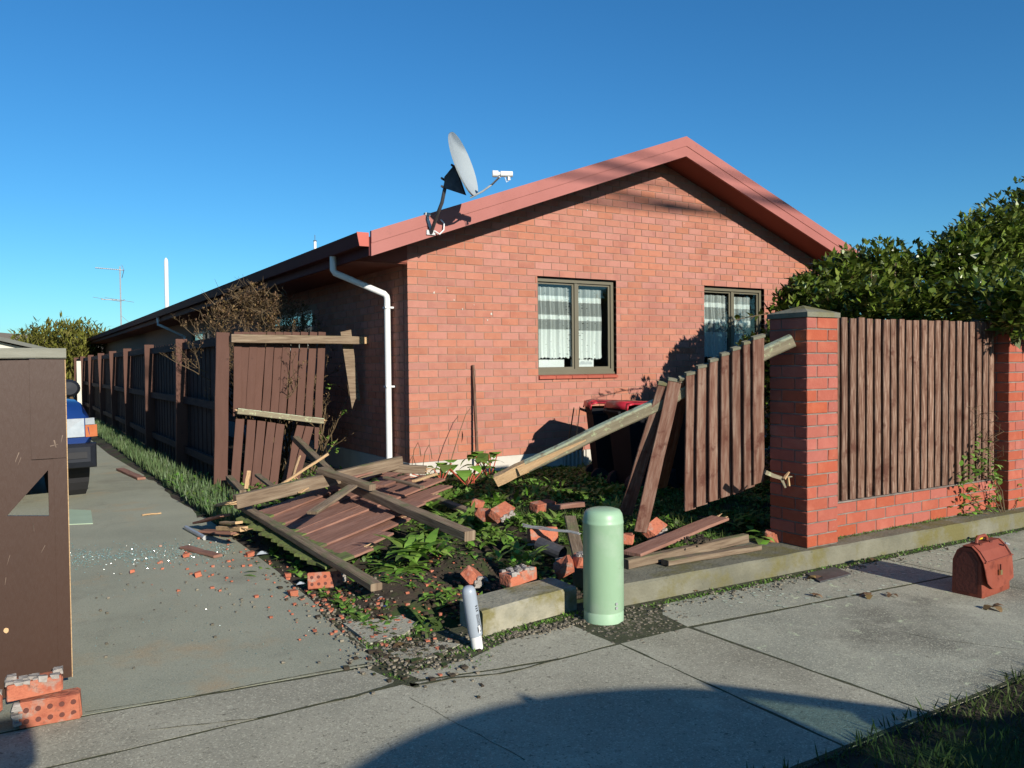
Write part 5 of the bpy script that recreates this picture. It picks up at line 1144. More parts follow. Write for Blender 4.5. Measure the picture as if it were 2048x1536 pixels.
# dry twiggy shrub behind the side fence
sh = thing('dry_shrub', (-1.0, 2.4, .1), 'bare brown twiggy shrub standing behind the side fence', 'shrub')
b = MB(); lf = MB()
def grow(p, d, ln, r, dep):
    n = 4; pts = [p]; q = p.copy(); dd = d.copy()
    for k in range(n): dd = (dd+rdir(.15)*.22).normalized(); q = q+dd*ln/n; pts.append(q.copy())
    b.tube(pts, [r*(1-.5*k/n) for k in range(n+1)], 4 if dep > 1 else 3, caps=False)
    if dep > 0:
        for k in range(3 if dep > 1 else 4):
            s = pts[rng.randint(2, n)]; grow(s, (dd+rdir(.2)*.9).normalized(), ln*U(.36, .55), r*.58, dep-1)
    else:
        for k in range(2): lf.leaf(pts[-1-k], rdir(), U(.02, .04), U(.012, .022), bend=1, seg=2, fold=.4)
for k in range(44):
    B0 = V(-1.0+U(-.05, .35), 2.4+U(-.7, 1.3), .1); T = YP(U(415, 635), U(600, 700), B0.y+U(-.1, .3)); d = T-B0; grow(B0, d.normalized(), d.length*.60, .015, 4)
for k in range(5):
    B0 = V(-.45+U(-.1, .2), 1.9, .1); T = YP(U(668, 700), U(700, 850), 1.9); d = T-B0; grow(B0, d.normalized(), d.length*.6, .010, 2)
b.build('branches', 'twig', parent=sh); lf.build('dead_leaves', 'deadleaf', parent=sh, kind='stuff')
b = MB()
for (px, py) in ((660, 775), (650, 880), (665, 890), (690, 828), (636, 870), (668, 905), (610, 862)):
    P = YP(px, py, 1.45)
    for k in range(9): b.leaf(P+rdir()*.05, rdir(), .05, .035, bend=.6, seg=2, fold=.3)
b.build('green_leaves', 'weed', parent=sh)

dl = [LB(px_, py_, 2.3+.3*(k%3), 34, .8) for k, (px_, py_) in enumerate(((445, 625), (480, 600), (515, 590), (550, 610), (585, 625), (500, 635), (545, 645), (610, 650), (435, 655), (575, 660)))]
lobes_foliage(dl, 1500, .035, .016, shell=.95, bumpy=.5, per=3).build('dry_foliage', 'deadleaf', parent=sh, kind='stuff')
tw = MB()
for c_, r_ in dl:
    for k in range(34):
        P = c_+V(U(-1, 1)*r_[0], U(-1, 1)*r_[1], U(-1, 1)*r_[2])*.9; d_ = rdir(.5); tw.tube([P, P+d_*.10, P+(d_+rdir()*.5)*.17], [.004, .003, .0015], 3, caps=False)
tw.build('fine_twigs', 'twig', parent=sh, kind='stuff')
# daffodil row between driveway and fence
b = MB()
for k in range(4200):
    y = -1.0+17*rng.random()**1.35; x = -2.17+.42*rng.random()**1.2
    if y < .3 and x > -1.95: continue
    P = V(x, y, .0); hgt_ = U(.10, .19)*(1.1 if y < 6 else .9)
    b.leaf(P, V(U(-.25, .25), U(-.25, .25), 1), hgt_, U(.012, .02), bend=U(-.1, .5), seg=2, fold=.3, upv=V(rng.random()-.5, rng.random()-.5, .1))
b.build('daffodil_leaves', 'daff', kind='stuff', label='row of bluish green daffodil leaves along the driveway edge', category='plants')

# ground cover in the garden
b = MB(); gr = MB()
def okspot(x, y):
    if x < -2.2 or y < -4.2: return False
    if -2.05 < x < -1.0 and -4.3 < y < -3.1: return rng.random() < .06
    if -2.1 < x < -.6 and -3.3 < y < -.2: return rng.random() < .10
    if -1.0 < x < -.5 and y < -3.2: return rng.random() < .2
    return rng.random() < .35+.8*max(0, noise.noise(V(x*2.3, y*2.3, 5))+.25)
n = 0
while n < 9500:
    x = -2.1+5.4*rng.random()**1.25; y = U(-4.2, -.05)
    if not okspot(x, y): continue
    P = V(x, y, hgt(x, y)); n += 1; s_ = U(.6, 1.25)
    for k in range(4): b.leaf(P, V(U(-1, 1), U(-1, 1), U(.2, 1.1)), .055*s_, .032*s_, bend=U(.2, 1.1), seg=2, fold=.3)
for k in range(2600):
    x, y = U(-.3, 2.2), U(-4.05, -2.2); P = V(x, y, hgt(x, y)); gr.leaf(P, V(U(-.4, .4), U(-.4, .4), 1), U(.05, .12), .006, bend=U(0, .9), seg=2, upv=V(rng.random()-.5, rng.random()-.5, .1))
for k in range(700):
    x, y = U(-2.2, -.1), U(-.3, 2.6); P = V(x, y, .1); b.leaf(P, V(U(-1, 1), U(-1, 1), U(.3, 1.2)), .07, .035, bend=U(.2, 1), seg=2, fold=.3)
b.build('ground_cover', 'weeddark', kind='stuff', label='low leafy weeds carpeting the garden', category='weeds')
gr.build('garden_grass', 'grass', kind='stuff', label='short grass behind the kerb beside the pier', category='grass')

def rosette(px, py, zz, n, ln, wd, label, mt='weed', upr=.7, bend=1.0, stalks=False, spread=.03, seg=5, name='weed', fold=.25):
    P = G(px, py, zz); P.z = max(P.z-.03, hgt(P.x, P.y)-.01) if not stalks else P.z; t = thing(name, P, label, 'plant')
    b = MB(); s_ = MB()
    for k in range(n):
        a = U(0, 6.283); d = V(math.cos(a), math.sin(a), upr*U(.5, 1.5)); o = V(rng.gauss(0, spread), rng.gauss(0, spread), 0)
        if stalks:
            T = P+o+d.normalized()*ln*U(.8, 1.2); s_.tube([P+o*.3, T], .006, 5); b.leaf(T, V(d.x, d.y, .25), ln*U(.7, 1.0), wd*U(.8, 1.2), bend=U(.5, 1.4), seg=5, fold=.35)
        else: b.leaf(P+o, d, ln*U(.6, 1.15), wd*U(.7, 1.2), bend=bend*U(.4, 1.4), seg=seg, fold=fold)
    if stalks: s_.build('red_stalks', mat('rhubarb_stalk', [(.35, .04, .03), (.3, .12, .05)], rough=.5), parent=t)
    b.build('leaves', mt, parent=t); return t
rosette(835, 1096, .20, 64, .24, .075, 'big clump of broad bright green weed leaves right of the fallen panel', upr=1.2, spread=.09)
rosette(800, 1130, .12, 44, .23, .04, 'rosette of narrow jagged leaves drooping over the soil in front of the big clump', upr=.5, bend=1.2, spread=.05)
rosette(865, 1065, .2, 34, .20, .07, 'weed clump between the big clump and the dark rail', upr=1.1, spread=.06)
rosette(775, 1180, .05, 16, .13, .022, 'small trailing weed at the end of the front rail', upr=.4, spread=.04)
rosette(878, 1186, .10, 22, .09, .035, 'small leafy weed on the torn soil left of the marker post', upr=.7, spread=.05)
rosette(905, 1175, .12, 16, .07, .03, 'tiny weed just behind the marker post top', upr=.8, spread=.04)
rosette(940, 968, .30, 9, .20, .15, 'rhubarb plant with crinkled leaves on red stalks near the wall', stalks=True, upr=1.5, spread=.10, name='rhubarb')
rosette(975, 950, .32, 7, .20, .14, 'rhubarb plant whose tallest leaf stands against the stake', stalks=True, upr=2.4, spread=.08, name='rhubarb')
rosette(880, 960, .32, 8, .16, .14, 'rhubarb plant at the far right corner of the fallen panel', stalks=True, upr=.9, spread=.08, name='rhubarb')
for k_, (px_, py_, lab_) in enumerate(((1062, 1034, 'behind the silver metal strip'), (1122, 1040, 'between metal strip and brown board end'), (1192, 985, 'in the shade left of the leaning palings'), (988, 1000, 'under the fresh end of the lichen rail'), (925, 1032, 'at the end of the half buried board'), (1035, 1112, 'in front of the dark pipe piece'), (1130, 985, 'in line with the plinth vent'), (892, 1040, 'touching the right end of the dark rail'), (1222, 1018, 'at the foot of the first leaning paling'))):
    rosette(px_, py_, .20, 22, U(.13, .20), U(.04, .065), 'leafy green weed '+lab_, upr=U(.8, 1.5), spread=.07)
rosette(905, 1005, .22, 20, .15, .055, 'weed clump beside the half buried board', upr=1, spread=.08)
rosette(960, 1062, .16, 26, .10, .035, 'weed clump below the orange brick slabs', upr=.9, spread=.12)
rosette(1010, 1080, .16, 30, .11, .05, 'weed clump left of the grey mortared brick', upr=.9, spread=.12)
rosette(1065, 985, .25, 16, .16, .03, 'upright thin weed under the lichen rail', upr=2.2, spread=.07)
rosette(1110, 965, .28, 14, .16, .03, 'upright thin weed left of the bins', upr=2.2, spread=.06)
rosette(1475, 1035, .16, 30, .17, .055, 'leafy dock clump partly in shade at the pier foot', upr=.9, spread=.12)
rosette(1528, 1072, .16, 8, .16, .09, 'round-leaved plant at the shaded pier corner', upr=.9, spread=.04)
rosette(1265, 1045, .18, 12, .13, .03, 'pale yellowish weed between pillar and leaning palings', upr=1.2, spread=.04)
rosette(1410, 1070, .24, 22, .13, .018, 'uprooted grassy clump lying on the broad board', mt='grass', upr=.6, bend=1.3, spread=.04)
b = MB()
for k in range(40): b.rock(G(1395+rng.gauss(0, 14), 1080+rng.gauss(0, 4), .24), U(.008, .018), .7)
b.build('root_soil', 'soil', kind='stuff', label='brown root soil clump on the broad board', category='soil')
rosette(545, 1130, .02, 22, .13, .025, 'flattened feathery weed at the driveway edge', upr=.35, bend=.8, spread=.12)
rosette(645, 1170, .03, 12, .08, .035, 'small weed in front of the cored brick', upr=.7, spread=.05)
rosette(700, 1178, .04, 12, .09, .03, 'small weed near the end of the front rail', upr=.6, spread=.05)
rosette(640, 965, .42, 20, .13, .05, 'weed behind the mossy rail near the house', upr=1.0, spread=.14)
rosette(700, 950, .40, 24, .12, .05, 'weed clump between the mossy rail and the shaded wall', upr=.8, spread=.14)
rosette(840, 1270, .02, 14, .08, .015, 'tuft of small grassy weeds left of the marker post foot', mt='grass', upr=1.5, spread=.04)
rosette(832, 1248, .02, 12, .07, .03, 'small weed on the broken slab edge', upr=.8, spread=.03)
# tufts in joints and along the kerb foot
b = MB()
def tuft_line(a, c, n, s, w_):
    for k in range(n):
        P = a.lerp(c, rng.random())+V(rng.gauss(0, w_), rng.gauss(0, w_), -.004); b.leaf(P, V(U(-1, 1), U(-1, 1), U(.3, 1)), s*U(.5, 1.3), s*.35, bend=U(0, 1), seg=2, fold=.3)
tuft_line(V(-.55, -4.59, 0), V(2.2, -4.63, 0), 900, .028, .02); tuft_line(V(2.2, -4.63, 0), V(5, -4.72, 0), 500, .03, .02)
tuft_line(V(-1.62, -4.56, 0), V(-.98, -4.47, 0), 380, .028, .018); tuft_line(V(-2.19, -4.2, 0), V(-2.24, -4.6, 0), 200, .022, .012)
tuft_line(V(-2.2, -4.33, 0), V(-1.85, -4.28, 0), 260, .022, .02); tuft_line(V(-1.9, -4.65, 0), V(-1.55, -4.6, 0), 200, .024, .03); tuft_line(V(-2.3, -4.72, 0), V(-2.22, -4.85, 0), 80, .018, .01)
tuft_line(V(1.4, -4.40, .135), V(3.6, -4.41, .135), 500, .024, .012); tuft_line(V(-2.23, -4.5, 0), V(-1.7, -4.75, 0), 320, .018, .04); tuft_line(V(-2.26, -4.75, 0), V(-1.8, -4.85, 0), 220, .015, .02)
b.build('moss_tufts', 'weeddark', kind='stuff', label='small moss and weed tufts in the joints and kerb foot', category='moss')
# flat lichen-grey litter is in the footpath material; grass on the verge
b = MB()
for k in range(15000):
    x = U(-2.6, 3.4); y = -6.33-1.6*rng.random()**1.1+noise.noise(V(x*2, 0, 0))*.07
    if y > -6.31: continue
    b.leaf(V(x, y, -.015), V(U(-.6, .6), U(-.6, .6), 1), U(.03, .085), .007, bend=U(0, 1.2), seg=2, upv=V(rng.random()-.5, rng.random()-.5, .1))
b.build('verge_grass', 'grass', kind='stuff', label='rough grass of the street verge at the lower right', category='grass')

# ================================================================== FAR LEFT BACKGROUND
t = thing('conifer_hedge', (-1.5, 34, 0), 'yellow-green feathery conifer clump beyond the far end of the driveway', 'tree')
tl = []
for k in range(22):
    P = YP(55+k*7.4, 690+U(-6, 8), 33+U(-1.5, 1.5)); tl.append((P, (.55, .6, U(.75, 1.05)*(1.0 if 2 < k < 18 else .7))))
    tl.append((P-V(0, 0, 1.3), (.7, .8, 1.0)))
lobes_foliage(tl, 3800, .30, .07, shell=.5, bumpy=.35, per=3, upb=1.6).build('crown', 'cedar', parent=t, kind='stuff')
for k in range(3): b = MB(); b.tube([V(-3+k*1.6, 33, 0), V(-3+k*1.6, 33, 2.2)], .09, 8); b.build('trunk', 'twig', parent=t)
t = thing('garden_shed', (-5.5, 21, 0), 'pale shed with low grey roof behind the brown gate', 'shed')
b = MB(); b.prism([(-9, 0), (-2.95, 0), (-2.95, 2.02), (-6, 2.82), (-9, 2.0)], 21.2, 24, 'y'); b.build('wall', 'creamwall', parent=t)
b = MB(); b.prism([(-6, 2.84), (-2.62, 1.98), (-2.62, 2.08), (-6, 3.0), (-9.3, 2.1), (-9.3, 2.0)], 20.9, 24.3, 'y'); b.build('roof', 'greyroof', parent=t)
t = thing('small_outbuilding', (-.3, 36.5, 0), 'small outbuilding with grey roof and reddish edge at the driveway end', 'shed')
b = MB(); b.box((-1.1, 36, 0), (1.4, 38.5, 1.9)); b.build('wall', 'creamwall', parent=t)
b = MB(); P1, P2 = YP(188, 690, 35.6), YP(136, 722, 35.6); b.prism([(P2.x, P2.z-.02), (P1.x+.6, P1.z+.38), (P1.x+.6, P1.z+.52), (P2.x, P2.z+.12)], 35.6, 38.8, 'y'); b.build('roof', 'greyroof', parent=t)
b = MB(); b.prism([(P2.x, P2.z-.18), (P1.x+.6, P1.z+.22), (P1.x+.6, P1.z+.37), (P2.x, P2.z-.03)], 35.57, 35.6, 'y'); b.build('barge_board', 'barge', parent=t)
b = MB(); P = XP(158, 760, -1.9); b.beam(V(P.x, P.y, 0), V(P.x, P.y, XP(158, 722, -1.9).z), .12, .12, upv=(0, -1, 0)); b.build('pale_post', 'creamwall', **tagd('pale end post beyond the last fence posts', 'post'))
# television aerial
t = thing('tv_aerial', (.3, 30, 3.0), 'thin television aerial with two stacked antennas on the far roof', 'aerial')
pt = XP(240, 540, .3); pb = V(pt.x, pt.y, 2.8)
b = MB(); b.tube([pb, pt+V(0, 0, .15)], .03, 6); b.tube([V(pt.x, pt.y, pt.z-1.9), V(pt.x+.7, pt.y, 3.0)], .008, 4); b.build('mast', 'galv', parent=t)
b = MB(); P = pt; b.tube([P+V(.15, 0, 0), P+V(-.95, -.25, .02)], .022, 5)
for k in range(12): q = P+V(-.08-k*.075, -.02-k*.019, .01); b.tube([q+V(-.02, .12, 0), q-V(-.02, .12, 0)], .008, 4)
b.tube([P+V(.1, .3, .25), P+V(.12, -.3, -.02), P+V(.1, .3, -.3)], .012, 4); b.build('antenna', 'galv', parent=t)
b = MB(); P = V(pt.x, pt.y, XP(240, 601, .3).z); b.tube([P+V(.15, .05, 0), P+V(-.75, -.15, 0)], .022, 5)
for k in range(6): q = P+V(.1-k*.15, 0, .01); b.tube([q+V(-.5, .5, .12-.0*k), q, q+V(.5, -.5, -.12)] if k in (1, 4) else [q+V(-.05, .2, 0), q-V(-.05, .2, 0)], .008, 4)
b.build('antenna', 'galv', parent=t)
b = MB(); P = XP(332, 515, 4); b.lathe([(.115, 0), (.115, P.z-.25), (.09, P.z-.1), (.001, P.z)], V(P.x, P.y, 0), 12); b.build('white_mast', 'white', smooth=True, **tagd('tall thin white pole rising behind the far roof', 'pole'))
t = thing('roof_flue', XP(630, 503, 1.5), 'short white roof flue with thin dark spike above the gutter', 'flue')
P = XP(630, 483, 1.5); b = MB(); b.tube([V(P.x, P.y, 3.4), P], .028, 10); b.build('pipe', 'white', parent=t); b = MB(); b.tube([P, P+V(0, 0, .02)], .032, 10); b.tube([P, P+V(0, 0, .13)], .006, 5); b.build('spike', 'darksteel', parent=t)
b = MB(); pr = [(-420, 0), (-300, 34), (-120, 30), (-40, 27), (40, 20), (120, 9), (260, 0)]
for (x0, z0), (x1, z1) in zip(pr[:-1], pr[1:]): b.face([V(x0, 500, -1), V(x1, 500, -1), V(x1, 585, z1), V(x0, 585, z0)]); b.face([V(x0, 585, z0), V(x1, 585, z1), V(x1, 680, -1), V(x0, 680, -1)])
b.build('hills', 'hillm', kind='structure')

# ================================================================== VEHICLES
def car(T, label, paint, W_=.87, L_=4.3, hoodz=1.08, beltz=1.02, roofz_=1.68, sc0=1.35, sc1=1.95, re_=3.9, clear=.38, wr=.36, arc=.04, ms=1.0, mz=1.20):
    if hoodz > 1.07: hoodz += .05; beltz += .05
    """local frame: x across, y back from the nose, z up"""
    t = thing('parked_car', T @ V(0, L_/2, 0), label, 'car')
    def P(x, y, z): return T @ V(x, y, z)
    def loft(st, name, mt, par=None, smooth=True, close=True):
        b = MB(); n = len(st[0][1])
        for y, pr in st:
            for (x, z) in pr: b.v.append(tuple(P(x, y, z)))
        for j in range(len(st)-1):
            for k in range(n if close else n-1): a = j*n+k; c_ = j*n+(k+1) % n; b.f.append((a, c_, c_+n, a+n)); b.uv.append([(0, 0)]*4); b.mi.append(0)
        for base_ in (0, (len(st)-1)*n): b.f.append(tuple(base_+k for k in range(n))); b.uv.append([(0, 0)]*n); b.mi.append(0)
        return b.build(name, mt, parent=par if par is not None else t, smooth=smooth)
    def sec(w_, zb, zs, zt): h = [(w_*.93, zb), (w_, zb+.08), (w_*1.0, zs-.08), (w_*.985, zs), (w_*.90, zt-.02), (w_*.6, zt+.005), (0, zt+.015)]; return h+[(-x, z) for x, z in h[-2::-1]]
    loft([(.03, sec(W_*.93, .62, .80, .90)), (.07, sec(W_*.96, .60, .88, .985)), (.22, sec(W_*.985, .50, .93, hoodz-.045)), (.6, sec(W_, .48, .95, hoodz-.01)), (sc0, sec(W_, .42, .98, beltz+.06)), (sc1, sec(W_, .42, .98, beltz)), (re_, sec(W_, .42, .98, beltz)), (L_-.15, sec(W_*.98, .45, .96, beltz-.02)), (L_, sec(W_*.93, .5, .9, beltz-.1))], 'body', paint)
    # bumpers
    def bump(y0, y1, nm):
        s_ = 1 if y1 > y0 else -1
        pr = lambda w_, a, c_: [(w_, a), (w_, c_), (-w_, c_), (-w_, a)]
        loft([(y0-.10*s_, pr(W_*.90, clear+.06, .60)), (y0-.06*s_, pr(W_*.97, clear, .625)), (y0+.05*s_, pr(W_*1.012, clear-.02, .635)), (y0+.35*s_, pr(W_*1.012, clear, .62))], nm, 'trim', smooth=False)
    bump(0, 1, 'front_bumper'); bump(L_, L_-1, 'rear_bumper')
    b = MB(); b.box((-W_*.35, -.118, clear+.07), (W_*.35, -.10, clear+.15), T); b.build('bumper_slot', 'black', parent=t)
    for s_ in (-1, 1):
        b = MB(); b.box((min(s_*W_*.52, s_*W_*.86), -.112, clear+.10), (max(s_*W_*.52, s_*W_*.86), -.098, clear+.17), T); b.build('bumper_slot', 'black', parent=t)
    b = MB(); b.box((-W_*.42, -.0, .70), (W_*.42, .05, .89), T)
    b.build('grille', 'trim', parent=t)
    for s_ in (-1, 1):
        def q(a, c_, z0, z1, y0, y1, nm, mt):
            b = MB(); xs = sorted((s_*a, s_*c_)); b.v = []; 
            vs = [P(s_*a, y0, z0), P(s_*c_, y1, z0), P(s_*c_, y1+.06, z0), P(s_*a, y0+.06, z0), P(s_*a, y0+.01, z1), P(s_*c_, y1+.015, z1), P(s_*c_, y1+.07, z1), P(s_*a, y0+.07, z1)]
            b.solid(vs, [(3, 2, 1, 0), (4, 5, 6, 7), (0, 1, 5, 4), (1, 2, 6, 5), (2, 3, 7, 6), (3, 0, 4, 7)]); return b.build(nm, mt, parent=t)
        q(.46*W_/.87, .755*W_/.87, .705, .905, -.005, .012, 'headlight', 'lamp'); q(.765*W_/.87, .895*W_/.87, .70, .83, .012, .06, 'indicator', 'amber'); q(.765*W_/.87, .87*W_/.87, .835, .905, .015, .06, 'corner_lamp', 'lamp')
        b = MB(); yy = sc1-.15; b.lathe([(.001, -.06), (.085, -.055), (.115, -.02), (.12, .03), (.10, .05), (.001, .05)], T @ V(s_*(W_+.12*ms), yy, mz), 20, Matrix(((1.15*ms, 0, 0), (0, 0, ms), (0, .95*ms, 0)))); b.box((min(s_*(W_-.02), s_*(W_+.02)), yy-.02, mz-.15), (max(s_*(W_-.02), s_*(W_+.09)), yy+.02, mz-.06), T); mo = b.build('mirror', 'trim', parent=t, smooth=True)
        for yy in (.78, L_-.85):
            b = MB()
            pr = [(-.11, wr*.62), (-.115, wr*.9), (-.09, wr), (.09, wr), (.115, wr*.9), (.11, wr*.62)]
            n = 28; i0 = 0
            for (ax_, r_) in pr:
                for k in range(n): a = 2*math.pi*k/n; b.v.append(tuple(P(s_*(W_-.12)+ax_, yy+r_*math.cos(a), wr+r_*math.sin(a))))
            for j_ in range(len(pr)-1):
                for k in range(n): a = j_*n+k; c_ = j_*n+(k+1) % n; b.f.append((a, c_, c_+n, a+n)); b.uv.append([(0, 0)]*4); b.mi.append(0)
            wl = b.build('wheel', 'tyre', parent=t, smooth=True)
            b = MB(); b.tube([P(s_*(W_-.12)-.10, yy, wr), P(s_*(W_-.12)+.10, yy, wr)], wr*.63, 20); b.build('rim', 'galv', parent=wl)
            b = MB()   # dark arch recess
            b.tube([P(s_*(W_-.30), yy, wr+.02), P(s_*(W_+.008), yy, wr+.02)], wr*1.22, 24); b.build('wheel_arch', 'black', parent=t)
    # cabin: roof, pillars, glass
    w0, w1 = W_*.93, W_*.72; rs, rE = sc1+.15, re_-.15
    yc_ = (rs+rE)/2+.05; rz = lambda y: roofz_-arc*(y-yc_)**2
    st_ = []
    for k in range(11):
        y = rs-.04+(rE-rs+.08)*k/10; z_ = rz(y); e_ = .955 if k in (0, 10) else 1; st_.append((y, [(w1*e_, z_-.06), (w1*.97*e_, z_-.025), (w1*.75*e_, z_), (-w1*.75*e_, z_), (-w1*.97*e_, z_-.025), (-w1*e_, z_-.06)]))
    loft(st_, 'roof', paint)
    for s_ in (-1, 1):
        for (yb, yt) in ((sc0, rs), (2.75, 2.75), (re_+.15, rE)):
            b = MB(); b.beam(P(s_*w0, yb, beltz-.02), P(s_*w1*.97, yt, rz(yt)-.03), .07, .05, upv=(0, 0, 1) if yb != yt else (1, 0, 0)); b.build('pillar', paint, parent=t)
        for (a, c_, at, ct) in ((sc0+.08, 2.70, rs+.03, 2.70), (2.80, re_+.1, 2.80, rE-.03)):
            b = MB(); b.face([P(s_*w0, a, beltz), P(s_*w0, c_, beltz), P(s_*w1*.99, ct, rz(ct)-.05), P(s_*w1*.99, at, rz(at)-.05)]); b.build('side_window', 'carglass', parent=t)
    b = MB(); b.face([P(-w0, sc0, beltz), P(w0, sc0, beltz), P(w1*.95, rs, rz(rs)-.04), P(-w1*.95, rs, rz(rs)-.04)]); b.build('windscreen', 'carglass', parent=t)
    b = MB(); b.face([P(w0, re_+.15, beltz), P(-w0, re_+.15, beltz), P(-w1*.95, rE, rz(rE)-.04), P(w1*.95, rE, rz(rE)-.04)]); b.build('rear_window', 'carglass', parent=t)
    for x in (-.38, .38):
        b = MB(); b.box((x-.2, 2.35, .6), (x+.2, 2.5, 1.2), T); b.box((x-.1, 2.38, 1.2), (x+.1, 2.46, 1.36), T); b.build('seat', 'trim', parent=t)
    return t
car(Matrix.Translation(V(-3.81, 1.66, 0)) @ Matrix.Rotation(R(9), 4, 'Z'), 'blue off-road vehicle half hidden behind the brown gate, headlight showing', 'bluepaint')
T2 = Matrix.Translation(V(.95, -9.78, -.13)) @ Matrix.Rotation(math.pi/2, 4, 'Z')
car(T2, 'silver hatchback parked at the kerb behind the viewpoint, casting the curved shadow', mat('silver_paint', [(.4, .41, .42)], rough=.35, metal=.5), W_=.85, L_=4.3, hoodz=1.06, beltz=1.03, roofz_=1.61, sc0=1.3, sc1=1.85, re_=3.95, clear=.25, wr=.31, arc=.15, ms=.5, mz=1.08)

# unseen fence and houses added left and opposite to cut the sky light
t = thing('added_left_fence', (-5.95, 10, 0), 'unseen brown fence added left of the driveway to cut sky light', 'fence')
b = MB(); b.box((-5.97, -4.2, 0), (-5.95, 34, 1.75)); b.build('boards', 'darkfence', parent=t)
for k in range(14): b = MB(); b.box((-5.95, -4.2+k*2.9, 0), (-5.86, -4.1+k*2.9, 1.8)); b.build('post', 'darkfence', parent=t)
t = thing('added_left_house', (-12, 10, 0), 'unseen hipped-roof house added beyond the left fence to darken the side wall', 'house')
b = MB(); b.box((-16.5, 0, 0), (-7.6, 17, 2.5)); b.build('wall', 'mortar', parent=t)
b = MB(); P_ = [V(-17.1, -.6, 2.5), V(-7.0, -.6, 2.5), V(-7.0, 17.6, 2.5), V(-17.1, 17.6, 2.5), V(-12, 4.2, 5.0), V(-12, 12.8, 5.0)]; b.solid(P_, [(3, 2, 1, 0), (0, 1, 4), (1, 2, 5, 4), (2, 3, 5), (3, 0, 4, 5)]); b.build('roof', 'greyroof', parent=t)
for k, x in enumerate((-14, 3, 19)):  # opposite houses added to hold back low sky glow
    t = thing('added_street_house', (x, -27, -.1), ('white', 'cream', 'pale brick')[k]+' bungalow added unseen across the street to block low sky light', 'house', 'unseen houses added across the street')
    b = MB(); b.box((x-6, -31, -.1), (x+6, -24, 2.6)); b.build('wall', 'creamwall', parent=t)
    b = MB(); P_ = [V(x-6.6, -31.6, 2.6), V(x+6.6, -31.6, 2.6), V(x+6.6, -23.4, 2.6), V(x-6.6, -23.4, 2.6), V(x-2.6, -27.5, 4.9), V(x+2.6, -27.5, 4.9)]; b.solid(P_, [(3, 2, 1, 0), (0, 1, 5, 4), (1, 2, 5), (2, 3, 4, 5), (3, 0, 4)]); b.build('roof', 'greyroof', parent=t)
    for q in (-3.5, 0, 3.2): b = MB(); b.box((x+q, -24, .9), (x+q+1.4, -23.97, 2.1)); b.build('window', 'room', parent=t)
# power lines along the street, with their poles
for x, h_ in ((-24, 11.3), (20, 9.6)):
    t = thing('utility_pole', (x, -15, -.1), 'tall wooden power pole at the %s end of the street lines' % ('left' if x < 0 else 'right'), 'utility pole')
    b = MB(); b.tube([V(x, -15, -.1), V(x, -15, h_)], [.17, .12], 12); b.build('pole', 'railwood', parent=t)
    b = MB(); b.box((x-.05, -16, h_-.5), (x+.05, -14, h_-.38)); b.build('crossarm', 'railwood', parent=t)
for za, zm, zb_, r_, yy, lab in ((10.95, 9.22, 8.35, .045, -15, 'thick overhead cable, the lower of the street lines'), (9.3, 8.98, 9.5, .03, -14.6, 'thin overhead cable beside the thick one'), (11.4, 9.55, 9.0, .022, -15.3, 'thin upper overhead cable')):
    b = MB(); pts = []
    for k in range(17):
        x = -24+44*k/16; t_ = (x+24)/44; tm = 28/44
        z = za*(t_-tm)*(t_-1)/(tm*1)+zm*t_*(t_-1)/(tm*(tm-1))+zb_*t_*(t_-tm)/(1-tm); pts.append(V(x, yy, z))
    b.tube(pts, r_, 6); b.build('overhead_cable', 'black', **tagd(lab, 'cable'))

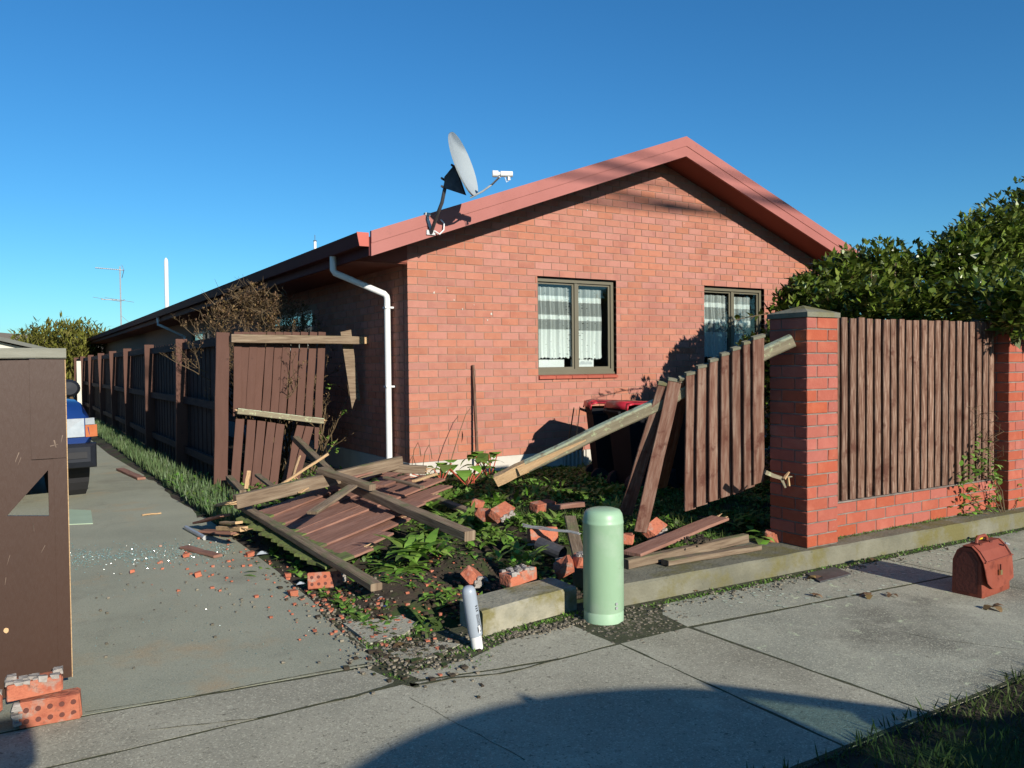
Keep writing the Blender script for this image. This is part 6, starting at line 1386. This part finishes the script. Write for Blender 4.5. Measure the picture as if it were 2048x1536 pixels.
# the person taking the picture (only the shadow reaches the view)
pr = thing('person', (-3.72, -8.60, -.02), 'standing person in dark jacket and trousers behind the viewpoint, arms raised to the chin', 'person')
def skinfig(name, verts, edges, rad, mt, root=0, lvl=2):
    me = bpy.data.meshes.new(name); me.from_pydata([Vector(v) for v in verts], edges, []); o = bpy.data.objects.new(name, me); col.objects.link(o); o.parent = pr
    o.modifiers.new('s', 'SKIN'); me.skin_vertices.new() if not me.skin_vertices else None
    for i, r_ in enumerate(rad): me.skin_vertices[0].data[i].radius = r_ if isinstance(r_, tuple) else (r_, r_)
    me.skin_vertices[0].data[root].use_root = True; sb_ = o.modifiers.new('u', 'SUBSURF'); sb_.levels = sb_.render_levels = lvl; me.materials.append(M[mt]); return o
bv = [(0, 0, .86), (0, 0, 1.05), (0, .01, 1.22), (0, 0, 1.32), (0, .02, 1.385), (0, .03, 1.46), (0, .03, 1.54), (.10, 0, .80), (.11, .02, .46), (.11, -.01, .09), (.12, .12, .04), (-.10, 0, .80), (-.11, .02, .46), (-.11, -.01, .09), (-.12, .12, .04),
      (.17, 0, 1.27), (.25, .06, 1.08), (.10, .20, 1.22), (.05, .235, 1.28), (-.17, 0, 1.27), (-.25, .06, 1.08), (-.10, .20, 1.22), (-.05, .235, 1.28)]
be = [(0, 1), (1, 2), (2, 3), (3, 4), (4, 5), (5, 6), (0, 7), (7, 8), (8, 9), (9, 10), (0, 11), (11, 12), (12, 13), (13, 14), (2, 15), (15, 16), (16, 17), (17, 18), (2, 19), (19, 20), (20, 21), (21, 22)]
br_ = [(.15, .11), (.13, .10), (.16, .11), (.08, .07), .052, (.085, .10), (.07, .085), (.095, .10), .06, .042, (.04, .03), (.095, .10), .06, .042, (.04, .03), .06, .045, .035, (.04, .025), .06, .045, .035, (.04, .025)]
skinfig('body', bv, be, br_, 'skin')
skinfig('jacket', [(0, 0, .84), (0, 0, 1.05), (0, .01, 1.22), (0, 0, 1.31), (.175, 0, 1.27), (.26, .06, 1.08), (.12, .18, 1.20), (-.175, 0, 1.27), (-.26, .06, 1.08), (-.12, .18, 1.20)], [(0, 1), (1, 2), (2, 3), (2, 4), (4, 5), (5, 6), (2, 7), (7, 8), (8, 9)], [(.175, .13), (.155, .12), (.18, .13), (.09, .08), .078, .06, .05, .078, .06, .05], 'jacket', 1)
skinfig('trousers', [(0, 0, .88), (.10, 0, .78), (.11, .02, .46), (.11, -.01, .10), (-.10, 0, .78), (-.11, .02, .46), (-.11, -.01, .10)], [(0, 1), (1, 2), (2, 3), (0, 4), (4, 5), (5, 6)], [(.165, .125), .11, .075, .06, .11, .075, .06], 'jacket', 0)
b = MB(); b.lathe([(.001, 1.62), (.06, 1.61), (.092, 1.57), (.10, 1.50), (.096, 1.44)], pr.location+V(0, .005, -.0), 16); b.build('hair', 'hair', parent=pr, smooth=True)
